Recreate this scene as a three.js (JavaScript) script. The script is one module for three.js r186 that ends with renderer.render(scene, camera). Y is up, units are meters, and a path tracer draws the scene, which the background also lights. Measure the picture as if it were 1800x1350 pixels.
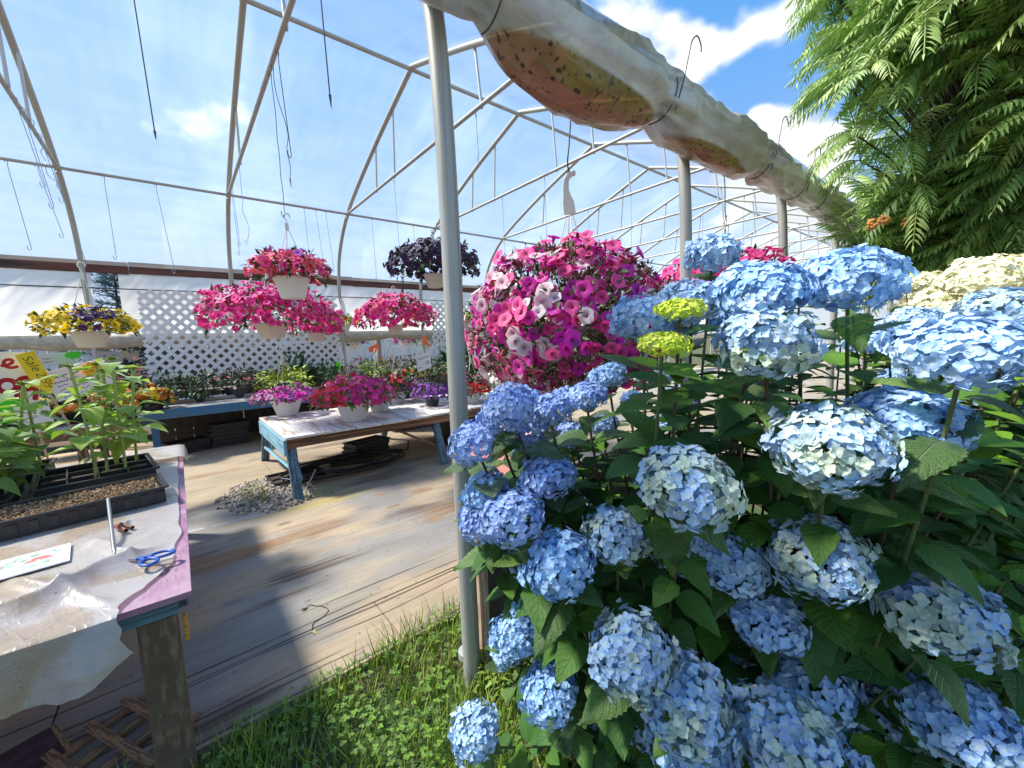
import * as THREE from 'three';
import { mergeGeometries } from 'three/addons/utils/BufferGeometryUtils.js';
import { RoundedBoxGeometry } from 'three/addons/geometries/RoundedBoxGeometry.js';

// ---------- camera, sky, sun, exposure ----------
const scene = new THREE.Scene();
const camera = new THREE.PerspectiveCamera(86.6, 4 / 3, 0.05, 400);
camera.position.set(0, 1.55, 0);
camera.rotation.set(-0.1071, -0.6841, -0.0374, 'YXZ');
scene.add(camera);
const renderer = new THREE.WebGLRenderer({ antialias: true });
renderer.toneMapping = THREE.LinearToneMapping;
renderer.toneMappingExposure = 2.4;
renderer.shadowMap.enabled = true;
const SUN_DIR = new THREE.Vector3(-0.68, 1.16, -0.62).normalize();
const sun = new THREE.DirectionalLight(new THREE.Color().setRGB(1, 0.92, 0.79), 3.9);
sun.position.copy(SUN_DIR).multiplyScalar(40);
sun.castShadow = true; sun.shadow.radius = 13; // light softened by the film
Object.assign(sun.shadow.camera, { left: -16, right: 16, top: 16, bottom: -16, near: 1, far: 90 });
sun.shadow.mapSize.set(4096, 4096);
scene.add(sun, sun.target);

// ---------- small helpers ----------
function rng(seed) { let a = seed >>> 0; return () => { a |= 0; a = a + 0x6D2B79F5 | 0; let t = Math.imul(a ^ a >>> 15, 1 | a); t = t + Math.imul(t ^ t >>> 7, 61 | t) ^ t; return ((t ^ t >>> 14) >>> 0) / 4294967296; }; }
const V = (x, y, z) => new THREE.Vector3(x, y, z);
const lerp = (a, b, t) => a + (b - a) * t;
const clamp = (x, a = 0, b = 1) => Math.min(b, Math.max(a, x));
const smooth = (a, b, x) => { const t = clamp((x - a) / (b - a)); return t * t * (3 - 2 * t); };
function hash3(x, y, z) { let h = Math.imul(x, 374761393) + Math.imul(y, 668265263) + Math.imul(z, 2147483647 - 1274126177) | 0; h = Math.imul(h ^ h >>> 13, 1274126177); return ((h ^ h >>> 16) >>> 0) / 4294967296; }
const PERM = new Uint8Array(1024), VAL = new Float32Array(256); { const R = rng(12345); const p = [...Array(256).keys()]; for (let i = 255; i > 0; i--) { const j = Math.floor(R() * (i + 1)); [p[i], p[j]] = [p[j], p[i]]; } for (let i = 0; i < 1024; i++) PERM[i] = p[i & 255]; for (let i = 0; i < 256; i++) VAL[i] = R(); }
function noise2(x, y) {
  const xf = Math.floor(x), yf = Math.floor(y); let u = x - xf, v = y - yf; u = u * u * (3 - 2 * u); v = v * v * (3 - 2 * v);
  const xi = xf & 255, yi = yf & 255, p0 = PERM[xi] + yi, p1 = PERM[xi + 1] + yi, a = VAL[PERM[p0]], b = VAL[PERM[p1]], c = VAL[PERM[p0 + 1]], d = VAL[PERM[p1 + 1]];
  return a + (b - a) * u + (c - a) * v + (a - b - c + d) * u * v;
}
function noise3(x, y, z) {
  const xf = Math.floor(x), yf = Math.floor(y), zf = Math.floor(z); let u = x - xf, v = y - yf, w = z - zf;
  u = u * u * (3 - 2 * u); v = v * v * (3 - 2 * v); w = w * w * (3 - 2 * w);
  const xi = xf & 255, yi = yf & 255, zi = zf & 255, A = PERM[PERM[xi] + yi] + zi, B = PERM[PERM[xi + 1] + yi] + zi, C = PERM[PERM[xi] + yi + 1] + zi, D = PERM[PERM[xi + 1] + yi + 1] + zi;
  const q = (k) => { const a = VAL[PERM[A + k]], b = VAL[PERM[B + k]], c = VAL[PERM[C + k]], d = VAL[PERM[D + k]]; return a + (b - a) * u + (c - a) * v + (a - b - c + d) * u * v; };
  const lo = q(0); return lo + (q(1) - lo) * w;
}
function fbm2(x, y, o = 4) { let s = 0, a = 0.5, n = 0; for (let i = 0; i < o; i++) { s += a * noise2(x, y); n += a; a *= 0.5; x = x * 2.03 + 11.3; y = y * 2.01 + 5.7; } return s / n; }
function fbm3(x, y, z, o = 5) { let s = 0, a = 0.5, n = 0; for (let i = 0; i < o; i++) { s += a * noise3(x, y, z); n += a; a *= 0.5; x = x * 2.03 + 3.1; y = y * 2.02 + 7.7; z = z * 2.01 + 1.3; } return s / n; }
const toS = (c) => c <= 0.0031308 ? 12.92 * c : 1.055 * Math.pow(c, 1 / 2.4) - 0.055;
const col = (r, g, b) => new THREE.Color().setRGB(r, g, b);
// texture from fn(u, v) -> [r,g,b] (linear when srgb is false)
function tex(w, h, fn, { srgb = true, wrap = true } = {}) {
  const d = new Uint8Array(w * h * 4);
  for (let j = 0; j < h; j++) for (let i = 0; i < w; i++) {
    const c = fn((i + 0.5) / w, (j + 0.5) / h), k = (j * w + i) * 4;
    for (let q = 0; q < 3; q++) d[k + q] = 255 * clamp(srgb ? toS(clamp(c[q])) : c[q]);
    d[k + 3] = 255;
  }
  const t = new THREE.DataTexture(d, w, h);
  t.magFilter = THREE.LinearFilter; t.minFilter = THREE.LinearMipmapLinearFilter; t.generateMipmaps = true;
  if (wrap) t.wrapS = t.wrapT = THREE.RepeatWrapping;
  if (srgb) t.colorSpace = THREE.SRGBColorSpace;
  t.needsUpdate = true; return t;
}

// ---------- sky: air and clouds ----------
{
  const w = 1792, h = 896, d = new Float32Array(w * h * 4);
  const blobs = [ // cumulus heaps: direction, angular radius, strength
    [0.886, 0.361, -0.290, 0.045, 1.2], [0.861, 0.392, -0.318, 0.030, 1.2], [0.921, 0.297, -0.254, 0.075, 1.2], [0.94, 0.23, -0.24, 0.09, 1.0], [0.90, 0.25, -0.36, 0.09, 0.8],
    [0.654, 0.565, -0.503, 0.09, 0.62], [0.719, 0.545, -0.43, 0.075, 0.66], [0.783, 0.487, -0.388, 0.065, 0.75], [0.801, 0.50, -0.33, 0.06, 0.55], [0.82, 0.515, -0.25, 0.06, 0.45], [0.60, 0.66, -0.45, 0.12, 0.4],
    [0.056, 0.42, -0.906, 0.13, 0.30], [-0.25, 0.2, -0.92, 0.2, 0.2],
    [-0.6, 0.4, 0.7, 0.3, 0.7], [0.2, 0.5, 0.84, 0.25, 0.7], [-0.9, 0.35, 0.2, 0.3, 0.6], [0.6, 0.35, 0.72, 0.3, 0.6],
  ].map(b => { const v = V(b[0], b[1], b[2]).normalize(); return [v.x, v.y, v.z, b[3], b[4]]; });
  for (let j = 0; j < h; j++) for (let i = 0; i < w; i++) {
    const th = ((i + 0.5) / w - 0.5) * 2 * Math.PI, ph = ((j + 0.5) / h - 0.5) * Math.PI, cy = Math.cos(ph);
    const x = Math.cos(th) * cy, y = Math.sin(ph), z = Math.sin(th) * cy, k = (j * w + i) * 4;
    const e = Math.max(y, 0), hz = Math.exp(-e * 4.0), sd = Math.max(0, x * SUN_DIR.x + y * SUN_DIR.y + z * SUN_DIR.z);
    const glow = 0.10 * Math.pow(sd, 3) + 0.25 * Math.pow(sd, 24);
    let r = lerp(0.020, 0.40, hz) + glow * 0.5, g = lerp(0.150, 0.44, hz) + glow * 0.48, b = lerp(0.385, 0.49, hz) + glow * 0.42;
    let m = 0;
    for (const q of blobs) { const a = Math.acos(clamp(x * q[0] + y * q[1] + z * q[2], -1, 1)) / q[3]; if (a < 1.7) m += q[4] * Math.exp(-a * a * 1.6); }
    let n = 0;
    if (y > -0.02) {
      n = .45 * fbm3(x * 5.5 + 2.2, y * 9 + 1.1, z * 5.5 + 9.3, 3) + .55 * fbm3(x * 15 + 1, y * 24 + 3, z * 15 + 5, 6);
      const dn = smooth(0.55, 0.76, n * 1.15 + m * 0.40 - 0.14) * smooth(.03, .25, m);
      const lit = dn <= 0 ? 1 : 0.86 + 0.5 * (fbm3(x * 9 + 4, y * 16 - 0.35, z * 9 + 2, 4) - 0.45) + 0.10 * sd;
      r = lerp(r, 0.56 * lit, dn); g = lerp(g, 0.57 * lit, dn); b = lerp(b, 0.58 * lit, dn);
    } else { r = 0.17; g = 0.17; b = 0.14; }
    d[k] = r; d[k + 1] = g; d[k + 2] = b; d[k + 3] = 1;
  }
  const t = new THREE.DataTexture(d, w, h, THREE.RGBAFormat, THREE.FloatType);
  t.mapping = THREE.EquirectangularReflectionMapping; t.magFilter = THREE.LinearFilter; t.minFilter = THREE.LinearFilter; t.needsUpdate = true;
  scene.background = t; scene.environment = t;
  scene.backgroundIntensity = 1; scene.environmentIntensity = 1;
}

// ---------- scene helpers ----------
const taken = {};
function numbered(n) { const k = taken[n] = (taken[n] ?? -1) + 1; return k ? `${n}_${String(k).padStart(3, '0')}` : n; }
function tag(o, label, category, group, kind) {
  if (label) o.userData.label = label; if (category) o.userData.category = category;
  if (group) o.userData.group = group; if (kind) o.userData.kind = kind; return o;
}
function thing(name, label, category, p = [0, 0, 0], turn = 0, group) {
  const o = new THREE.Group(); o.name = numbered(name); o.position.set(p[0], p[1], p[2]); o.rotation.y = turn; scene.add(o);
  return tag(o, label, category, group);
}
function part(name, g, m, parent, kind) {
  const o = new THREE.Mesh(Array.isArray(g) ? join(g) : g, m); o.name = name; if (kind) o.userData.kind = kind; parent.add(o); return o;
}
function struct(name, g, m) { const o = new THREE.Mesh(Array.isArray(g) ? join(g) : g, m); o.name = numbered(name); o.userData.kind = 'structure'; scene.add(o); return o; }
function join(list) {
  list = list.map(g => g.index ? g.toNonIndexed() : g);
  for (const g of list) for (const k of Object.keys(g.attributes)) if (!['position', 'normal', 'uv'].includes(k)) g.deleteAttribute(k);
  return mergeGeometries(list);
}
function bar(a, b, r, n = 8, r2 = r) {
  const A = V(...a), B = V(...b), g = new THREE.CylinderGeometry(r2, r, A.distanceTo(B), n, 1);
  g.applyQuaternion(new THREE.Quaternion().setFromUnitVectors(V(0, 1, 0), B.clone().sub(A).normalize()));
  return g.translate((A.x + B.x) / 2, (A.y + B.y) / 2, (A.z + B.z) / 2);
}
function tube(pts, r, seg = 24, n = 6, closed = false) { return new THREE.TubeGeometry(new THREE.CatmullRomCurve3(pts.map(p => V(...p)), closed, 'centripetal'), seg, r, n, closed); }
function box(w, h, d, x = 0, y = 0, z = 0, ry = 0, rz = 0, rx = 0) {
  const g = new THREE.BoxGeometry(w, h, d); if (rz) g.rotateZ(rz); if (rx) g.rotateX(rx); if (ry) g.rotateY(ry); return g.translate(x, y, z);
}
function rbox(w, h, d, r, x = 0, y = 0, z = 0, ry = 0) { const g = new RoundedBoxGeometry(w, h, d, 2, r); if (ry) g.rotateY(ry); return g.translate(x, y, z); }
function basis(p, dir, up, s = 1) { // length along +Z = dir, normal +Y ~ up
  const Z = dir.clone().normalize(), X = up.clone().cross(Z); if (X.lengthSq() < 1e-5) X.set(1, 0, 0).cross(Z); X.normalize(); const Y = Z.clone().cross(X);
  const m = new THREE.Matrix4().makeBasis(X, Y, Z); m.scale(V(s, s, s)); return m.setPosition(p);
}
// collects many transformed copies into one geometry, with a colour per copy
class Acc {
  constructor() { this.p = []; this.n = []; this.u = []; this.c = []; }
  add(g, m, c) {
    if (g.index) { g.userData.flat ??= g.toNonIndexed(); g = g.userData.flat; }
    const P = g.attributes.position.array, N = g.attributes.normal.array, U = g.attributes.uv?.array, C = g.attributes.color?.array, e = m.elements;
    for (let i = 0, k = 0; i < P.length; i += 3, k += 2) {
      const x = P[i], y = P[i + 1], z = P[i + 2], a = N[i], b = N[i + 1], q = N[i + 2];
      this.p.push(e[0] * x + e[4] * y + e[8] * z + e[12], e[1] * x + e[5] * y + e[9] * z + e[13], e[2] * x + e[6] * y + e[10] * z + e[14]);
      const nx = e[0] * a + e[4] * b + e[8] * q, ny = e[1] * a + e[5] * b + e[9] * q, nz = e[2] * a + e[6] * b + e[10] * q, l = Math.hypot(nx, ny, nz) || 1;
      this.n.push(nx / l, ny / l, nz / l); if (U) this.u.push(U[k], U[k + 1]); else this.u.push(0, 0);
      if (C) this.c.push(c[0] * C[i], c[1] * C[i + 1], c[2] * C[i + 2]); else this.c.push(c[0], c[1], c[2]);
    }
  }
  build() {
    const g = new THREE.BufferGeometry();
    g.setAttribute('position', new THREE.Float32BufferAttribute(this.p, 3)); g.setAttribute('normal', new THREE.Float32BufferAttribute(this.n, 3));
    g.setAttribute('uv', new THREE.Float32BufferAttribute(this.u, 2)); g.setAttribute('color', new THREE.Float32BufferAttribute(this.c, 3)); return g;
  }
}
const unit = (R) => { const z = R() * 2 - 1, a = R() * 6.2832, s = Math.sqrt(1 - z * z); return V(s * Math.cos(a), z, s * Math.sin(a)); };
const std = (c, roughness = 0.8, o = {}) => new THREE.MeshStandardMaterial({ color: c, roughness, ...o });
const leafy = (c, o = {}) => new THREE.MeshPhysicalMaterial({ color: c, roughness: 0.9, transmission: 0.35, thickness: 0, side: THREE.DoubleSide, ...o });
const WORD = ['first', 'second', 'third', 'fourth', 'fifth', 'sixth', 'seventh', 'eighth', 'ninth', 'tenth', 'eleventh', 'twelfth', 'thirteenth', 'fourteenth', 'fifteenth', 'sixteenth'];

// ---------- shared textures and materials ----------
const tMetal = tex(256, 256, (u, v) => { const n = fbm2(u * 24, v * 90, 4), s = smooth(0.62, 0.8, fbm2(u * 9 + 4, v * 14, 4)), k = 0.27 + 0.26 * n; return [k * lerp(1.02, .86, s), k * lerp(1.0, .74, s), k * lerp(.93, .55, s)]; });
tMetal.repeat.set(1, 3);
const M = {
  pipe: std(0xffffff, 0.5, { map: tMetal, metalness: 0.25 }),
  thinPipe: std(col(0.50, 0.50, 0.48), 0.45, { metalness: 0.45 }),
  wire: std(col(0.10, 0.11, 0.12), 0.4, { metalness: 0.7 }),
  paleWire: std(col(0.32, 0.34, 0.36), 0.4, { metalness: 0.6 }),
  black: std(col(0.018, 0.019, 0.021), 0.42),
  blackPot: std(col(0.025, 0.03, 0.034), 0.5),
  white: std(col(0.78, 0.76, 0.72), 0.5),
  creamPot: std(col(0.66, 0.61, 0.52), 0.5),
  soil: std(col(0.05, 0.036, 0.026), 1),
  hanger: std(col(0.78, 0.75, 0.68), 0.5),
};
// ---------- ground, floor ----------
const tSoil = tex(512, 512, (u, v) => { const n = fbm2(u * 30, v * 30, 5), g = smooth(0.45, 0.62, fbm2(u * 7 + 3, v * 7, 4)); return [lerp(.085, .05, g) * (.55 + n), lerp(.062, .085, g) * (.55 + n), lerp(.04, .022, g) * (.55 + n)]; });
tSoil.repeat.set(60, 60);
{ const g = new THREE.PlaneGeometry(300, 300); g.rotateX(-Math.PI / 2); const o = struct('ground', g.translate(0, -0.035, 0), std(0xffffff, 1, { map: tSoil })); o.userData.label = 'grassy soil ground around the greenhouse'; }

const FX0 = -3, FX1 = 8, FZ0 = -9.7, FZ1 = -1.8;
const KNOTS = [[1.52, -4.1, .04], [1.47, -3.69, .04], [1.87, -3.88, .07], [1.63, -3.15, .045], [.6, -4.02, .045], [.52, -3.73, .035], [2.3, -3.4, .05]];
const BLOTCH = [[.55, -3.02, .34, .12, .55, 0], [.33, -2.8, .25, .06, .5, 0], [.2, -3.65, .55, .2, .6, 1], [.75, -3.75, .45, .16, .5, 1], [1.9, -3.3, .55, .18, .5, 1], [1.5, -3.45, .5, .12, .45, 0], [.05, -2.05, .35, .1, .55, 0], [.9, -4.3, .5, .10, .5, 2], [1.3, -4.45, .5, .10, .4, 2], [1.7, -4.6, .7, .2, .5, 0], [.3, -6.3, .6, .2, .4, 1], [2.6, -3.6, .6, .3, .5, 1], [1.6, -6.8, .9, .12, .5, 0], [.6, -2.55, .3, .16, .35, 3], [1.05, -2.75, .45, .18, .35, 3], [1.5, -2.6, .5, .15, .35, 3]];
const CRACK = [-1.965, -2.03, -2.09, -2.16, -2.235, -2.33, -2.42, -2.56];
const seams = [-2.36, -4.42, -6.5, -8.6];
let floorBump;
{
  const W = 1536, H = 1280, bump = new Uint8Array(W * H * 4);
  const map = tex(W, H, (u, v) => {
    const x = lerp(FX0, FX1, u), z = lerp(FZ0, FZ1, v);
    let zw = z + 0.10 * (fbm2(x * .8 + 3, z * 1.1, 3) - .5);
    let kn = 0; // grain flows round the knots
    for (const k of KNOTS) { const dx = (x - k[0]) / 2.2, dz = z - k[1], d2 = (dx * dx + dz * dz) / (k[2] * k[2]); if (d2 < 16) zw += dz * 0.55 * Math.exp(-d2 * .45); }
    const broad = zw + 0.05 * Math.sin(x * 1.1 + z * 3);
    const grain = fbm2(x * 1.6, broad * 46, 5), fine = fbm2(x * 7, broad * 230, 3), coarse = fbm2(x * .8 + 9, zw * 1.7 + 2, 5), mid = fbm2(x * 3 + 1, z * 6, 5);
    const tan = clamp(smooth(0.42, 0.60, coarse + 0.20 * smooth(-2.7, -3.7, z) - .06 * smooth(-3.0, -2.4, z) + 0.10 * (mid - .5) * 2 - 0.045));
    let c = [lerp(.275, .40, tan), lerp(.255, .31, tan), lerp(.23, .21, tan)];
    const k = 0.74 + 0.26 * grain + 0.20 * (fine - .5) + 0.40 * (mid - .5);
    c = c.map(q => q * k);
    for (const b of BLOTCH) {
      const dx = (x - b[0]) / b[2], dz = (z - b[1]) / b[3], m = b[4] * 1.5 * smooth(1.25, .1, Math.hypot(dx, dz) + 1.5 * (mid - .5) + 1.1 * (grain - .5));
      const t = [[.10, .065, .045], [.25, .145, .07], [.38, .30, .08], [.38, .335, .235]][b[5]];
      if (m > 0) c = c.map((q, i) => lerp(q, t[i] * (.5 + grain), clamp(m)));
    }
    for (const q of KNOTS) { const dx = (x - q[0]) / 1.9, dz = z - q[1], d = Math.hypot(dx, dz) / q[2] + 1.1 * (mid - .5); if (d < 1.3) { const ring = smooth(.12, .0, Math.abs(d - .95)); const t = smooth(1.05, .7, d); c = c.map((p, i) => lerp(lerp(p, [.27, .18, .115][i] * (.6 + .7 * grain), t), [.09, .06, .045][i], ring * .35 * smooth(.3, .6, mid))); kn = Math.max(kn, ring); } }
    let dark = 0;
    if (z > -2.66) for (let i = 0; i < CRACK.length; i++) { const zc = CRACK[i] + 0.028 * (fbm2(x * 1.1 + i * 7, i * 3.3, 3) - .5) * 2, wd = .0035 + .004 * noise2(x * 3 + i, i); dark = Math.max(dark, smooth(wd * 1.6, wd * .3, Math.abs(z - zc)) * smooth(.36, .55, noise2(x * 1.1 + i * 5, i * 2.7 + .5))); }
    const sp = fbm2(x * 34, z * 34, 2); dark = Math.max(dark, .7 * smooth(.86, .92, sp));
    c = c.map((q, i) => lerp(q, [.035, .028, .024][i], dark * .9));
    const tp = smooth(.018, .010, Math.abs(z - (-4.42 + .05 * (x - .3)) + .012 * (mid - .5))) * (x > -.6 && x < .72 ? 1 : 0); // strip of tape over the joint
    if (tp) c = c.map((q, i) => lerp(q, [.40, .40, .47][i] * (.6 + .7 * mid), tp * smooth(.35, .5, noise2(x * 14, z * 40))));
    const bi = (Math.floor(v * H) * W + Math.floor(u * W)) * 4, bh = 255 * clamp(0.5 + .5 * (grain - .5) + .3 * (fine - .5) - .5 * dark - .3 * kn);
    bump[bi] = bump[bi + 1] = bump[bi + 2] = bh; bump[bi + 3] = 255;
    return c;
  }, { wrap: false });
  floorBump = new THREE.DataTexture(bump, W, H); floorBump.magFilter = THREE.LinearFilter; floorBump.needsUpdate = true;
  M.floor = std(0xffffff, 0.86, { map, bumpMap: floorBump, bumpScale: 0.006 });
}
const floor = new THREE.Group(); floor.name = 'plywood_floor'; floor.userData.kind = 'structure'; scene.add(floor);
{
  const R = rng(5), rows = [[-1.93, -2.355], [-2.362, -4.416], [-4.424, -6.496], [-6.504, -8.596], [-8.604, -9.65]];
  rows.forEach(([za, zb], r) => {
    let x = -3 + (r % 2 ? 0 : -1.1);
    for (; x < 8; x += 2.44) {
      const xa = Math.max(-2.99, x + .003), xb = Math.min(7.99, x + 2.437); if (xb - xa < .1) continue;
      const g = new THREE.BoxGeometry(xb - xa, .03, za - zb, 12, 1, 6), P = g.attributes.position, U = g.attributes.uv, dy = (R() - .5) * .004, ph = R() * 6;
      g.translate((xa + xb) / 2, -.015 + dy, (za + zb) / 2);
      for (let i = 0; i < P.count; i++) { const px = P.getX(i), pz = P.getZ(i); P.setY(i, P.getY(i) + .004 * Math.sin(px * 1.7 + ph) * Math.sin(pz * 1.9 + ph)); U.setXY(i, (px - FX0) / (FX1 - FX0), (pz - FZ0) / (FZ1 - FZ0)); }
      g.computeVertexNormals(); part('plywood_sheet', g, M.floor, floor);
    }
  });
  // floor goes on down the house as plain trodden soil and matting
  const t = tex(256, 256, (u, v) => { const k = .6 + .8 * fbm2(u * 12, v * 12, 5); return [.34 * k, .29 * k, .22 * k]; }); t.repeat.set(10, 4);
  const g = new THREE.PlaneGeometry(26, 7.7); g.rotateX(-Math.PI / 2); struct('path', g.translate(21, -.018, -5.6), std(0xffffff, .95, { map: t }));
}

// ---------- greenhouse frame ----------
const gh = thing('greenhouse', 'long hoop greenhouse with galvanised pipe frame and clear plastic roof, side rolled up', 'greenhouse');
const ZN = -1.53, ZF = -9.33, ZR = -5.4, BAY = 1.93, X0 = 0.92 - 2 * BAY, NB = 16;
const hx = (i) => X0 + i * BAY;
const halfHoop = (s) => { // from the ridge down one side; s = +1 near side, -1 far side
  const q = [[0, 5.3], [1.4, 4.82], [2.62, 4.32], [2.98, 4.13], [3.42, 3.78], [3.74, 3.35], [3.86, 2.9], [3.9, 2.4], [3.9, 1.2], [3.9, -.03]];
  return q.map(([d, y]) => [ZR + s * d, y]);
};
const curveHoop = (() => { const pts = []; for (const s of [1, -1]) { const h = halfHoop(s); const c = new THREE.CatmullRomCurve3(h.map(([z, y]) => V(0, y, z)), false, 'centripetal'); pts.push(c.getPoints(34)); } return pts; })();
for (let i = 0; i < NB; i++) {
  const x = hx(i), r = i < 7 ? .035 : .030, far = i > 9;
  const near = curveHoop[0].map(p => [x, p.y, p.z]), farp = curveHoop[1].map(p => [x, p.y, p.z]);
  // near half as a pipe to the post sleeve, far half down to the ground
  const rib = part('hoop', [tube(near.filter(p => p[1] > 2.3), r, 40, far ? 6 : 10), tube(farp, r, 60, far ? 6 : 10)], M.pipe, gh);
  const post = part('post', tube(near.filter(p => p[1] <= 3.35), .040, 24, far ? 8 : 20), M.pipe, gh);
  if (i === 2) { // collar, bolt holes
    part('band', new THREE.CylinderGeometry(.045, .045, .03, 20).translate(x, .10, ZN), M.thinPipe, post);
    for (const [y, z] of [[1.98, .0], [1.93, .003], [1.72, .0], [1.70, .004]]) part('bolt_hole', new THREE.CylinderGeometry(.006, .006, .006, 10).rotateX(Math.PI / 2).translate(x + .006 + z, y, ZN + .0395), M.black, post);
  }
  const tie = part('tie_bar', bar([x, 4.13, ZR - 2.98], [x, 4.13, ZR + 2.98], .024, 8), M.pipe, gh);
  for (const d of [-1.45, -.72, .72, 1.45]) {
    if (i === 2 && Math.abs(d) < 1) continue;
    const z = ZR + d, top = 5.3 - Math.abs(d) * .343, dd = Math.sign(d) * .08;
    part('strut', [bar([x + .02, top, z], [x + .02, 4.13, z + dd], .017, 6), box(.012, .06, .03, x + .025, 4.14, z + dd), box(.012, .06, .03, x + .025, top - .01, z)], M.thinPipe, tie);
  }
}
const XE = hx(NB - 1);
const farPurlin = part('purlin', bar([X0 - .5, 4.10, ZR - 2.92], [XE, 4.10, ZR - 2.92], .023, 8), M.pipe, gh);
part('purlin', bar([X0 - .5, 4.10, ZR + 2.92], [XE, 4.10, ZR + 2.92], .023, 8), M.pipe, gh);
part('ridge_pipe', bar([X0 - .5, 5.265, ZR], [XE, 5.265, ZR], .028, 8), M.pipe, gh);
part('side_wire', bar([X0 - .5, 2.62, ZF + .05], [XE, 2.62, ZF + .05], .010, 6), M.wire, gh);
for (let i = 1; i < 8; i++) part('pipe_clamp', [box(.07, .05, .02, hx(i), 4.13, ZR - 2.94 + .03), new THREE.TorusGeometry(.03, .007, 6, 14).rotateX(Math.PI / 2).translate(hx(i), 4.06, ZR - 3.02)], M.thinPipe, farPurlin);

// roof film, inside-out one sheet, slightly slack between the hoops
{
  const prof = [...curveHoop[1].filter(p => p.y > 2.95).reverse(), ...curveHoop[0].filter(p => p.y > 3.02).slice(1)].map(p => [p.z, p.y]);
  const nx = (NB - 1) * 8, P = [], U = [], I = [], np = prof.length;
  for (let i = 0; i <= nx; i++) {
    const f = i / 8, x = X0 + f * BAY, sag = Math.sin(Math.PI * (f % 1)) * .05 + .028;
    prof.forEach(([z, y], j) => {
      const a = prof[Math.max(0, j - 1)], b = prof[Math.min(np - 1, j + 1)]; let nz = -(b[1] - a[1]), ny = b[0] - a[0]; const l = Math.hypot(nz, ny); nz /= l; ny /= l;
      const o = .03 + (.028 - sag * .5) * .5 + .012 * (noise2(x * 2.2, j * .6) - .5); P.push(x, y + ny * o, z + nz * o); U.push(x * .5, j / np);
    });
  }
  for (let i = 0; i < nx; i++) for (let j = 0; j < np - 1; j++) { const a = i * np + j, b = a + np; I.push(a, a + 1, b, b, a + 1, b + 1); }
  const g = new THREE.BufferGeometry(); g.setAttribute('position', new THREE.Float32BufferAttribute(P, 3)); g.setAttribute('uv', new THREE.Float32BufferAttribute(U, 2)); g.setIndex(I); g.computeVertexNormals();
  // dust streaks and condensation in the film: fine roughness grain
  const tr = tex(512, 512, (u, v) => { const a = fbm2(u * 3 + 2, v * 60, 4), b = fbm2(u * 40, v * 40, 3), c = smooth(.46, .66, fbm2(u * 3 + 5, v * 4, 4)); const r = .33 + .05 * (a - .5) * 2 + .05 * (b - .5) + .06 * c; return [r, r, r]; }, { srgb: false });
  tr.repeat.set(.6, 1);
  M.film = new THREE.MeshPhysicalMaterial({ color: col(.90, .945, .985), roughness: 1, roughnessMap: tr, transmission: 1, thickness: 0, ior: 1.2, side: THREE.DoubleSide });
  part('roof_film', g, M.film, gh);
}
{ // far gable sheet
  const s = new THREE.Shape(); const pts = [...curveHoop[1].slice().reverse(), ...curveHoop[0].slice(1)]; pts.forEach((p, i) => i ? s.lineTo(-p.z, p.y) : s.moveTo(-p.z, p.y));
  const g = new THREE.ShapeGeometry(s); g.rotateY(Math.PI / 2).translate(XE + .05, 0, 0);
  part('gable_sheet', g, new THREE.MeshPhysicalMaterial({ color: col(.85, .87, .88), roughness: .9, transmission: .7, thickness: 0, side: THREE.DoubleSide }), gh);
}
// dark timber rail along the far side
const tDark = tex(512, 64, (u, v) => { const g = fbm2(u * 9, v * 26, 5), k = .45 + 1.1 * g, b = smooth(.5, .62, fbm2(u * 5 + 3, v * 3, 4)); return [lerp(.115, .045, b) * k, lerp(.045, .032, b) * k, lerp(.036, .032, b) * k]; });
M.dark = std(0xffffff, .85, { map: tDark });
for (let i = 0, x = X0 - 1.2; i < 5; i++, x += 3.66) part('timber_rail', rbox(3.655, .19, .045, .006, x + 1.83, 2.97 + (i % 2) * .012, ZF - .06), M.dark, gh);

// white side sheets under the rail, with folds; rolled hem beneath
M.tarp = new THREE.MeshPhysicalMaterial({ color: col(.88, .87, .85), roughness: .92, transmission: .55, thickness: 0, side: THREE.DoubleSide });
function sheet(xa, xb, seed) {
  const g = new THREE.PlaneGeometry(xb - xa, 1.16, Math.round((xb - xa) * 24), 26), P = g.attributes.position;
  for (let i = 0; i < P.count; i++) {
    const x = P.getX(i) + (xa + xb) / 2, t = .5 - P.getY(i) / 1.16;
    P.setXYZ(i, x, 2.92 - t * 1.06 + .03 * (fbm2(x * 1.3 + seed, 2, 2) - .5), ZF - .09 + .16 * Math.sin(Math.PI * t) * (.6 + .6 * fbm2(x * .9 + seed, t * 1.5, 3)) + .035 * (fbm2(x * 3.4 + t * 2.2 + seed, t * .9, 4) - .5) * 2 + .05 * t);
  }
  g.computeVertexNormals(); part('side_sheet', g, M.tarp, gh);
}
sheet(-6, -.93, 3); sheet(-.62, XE, 8);
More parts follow.
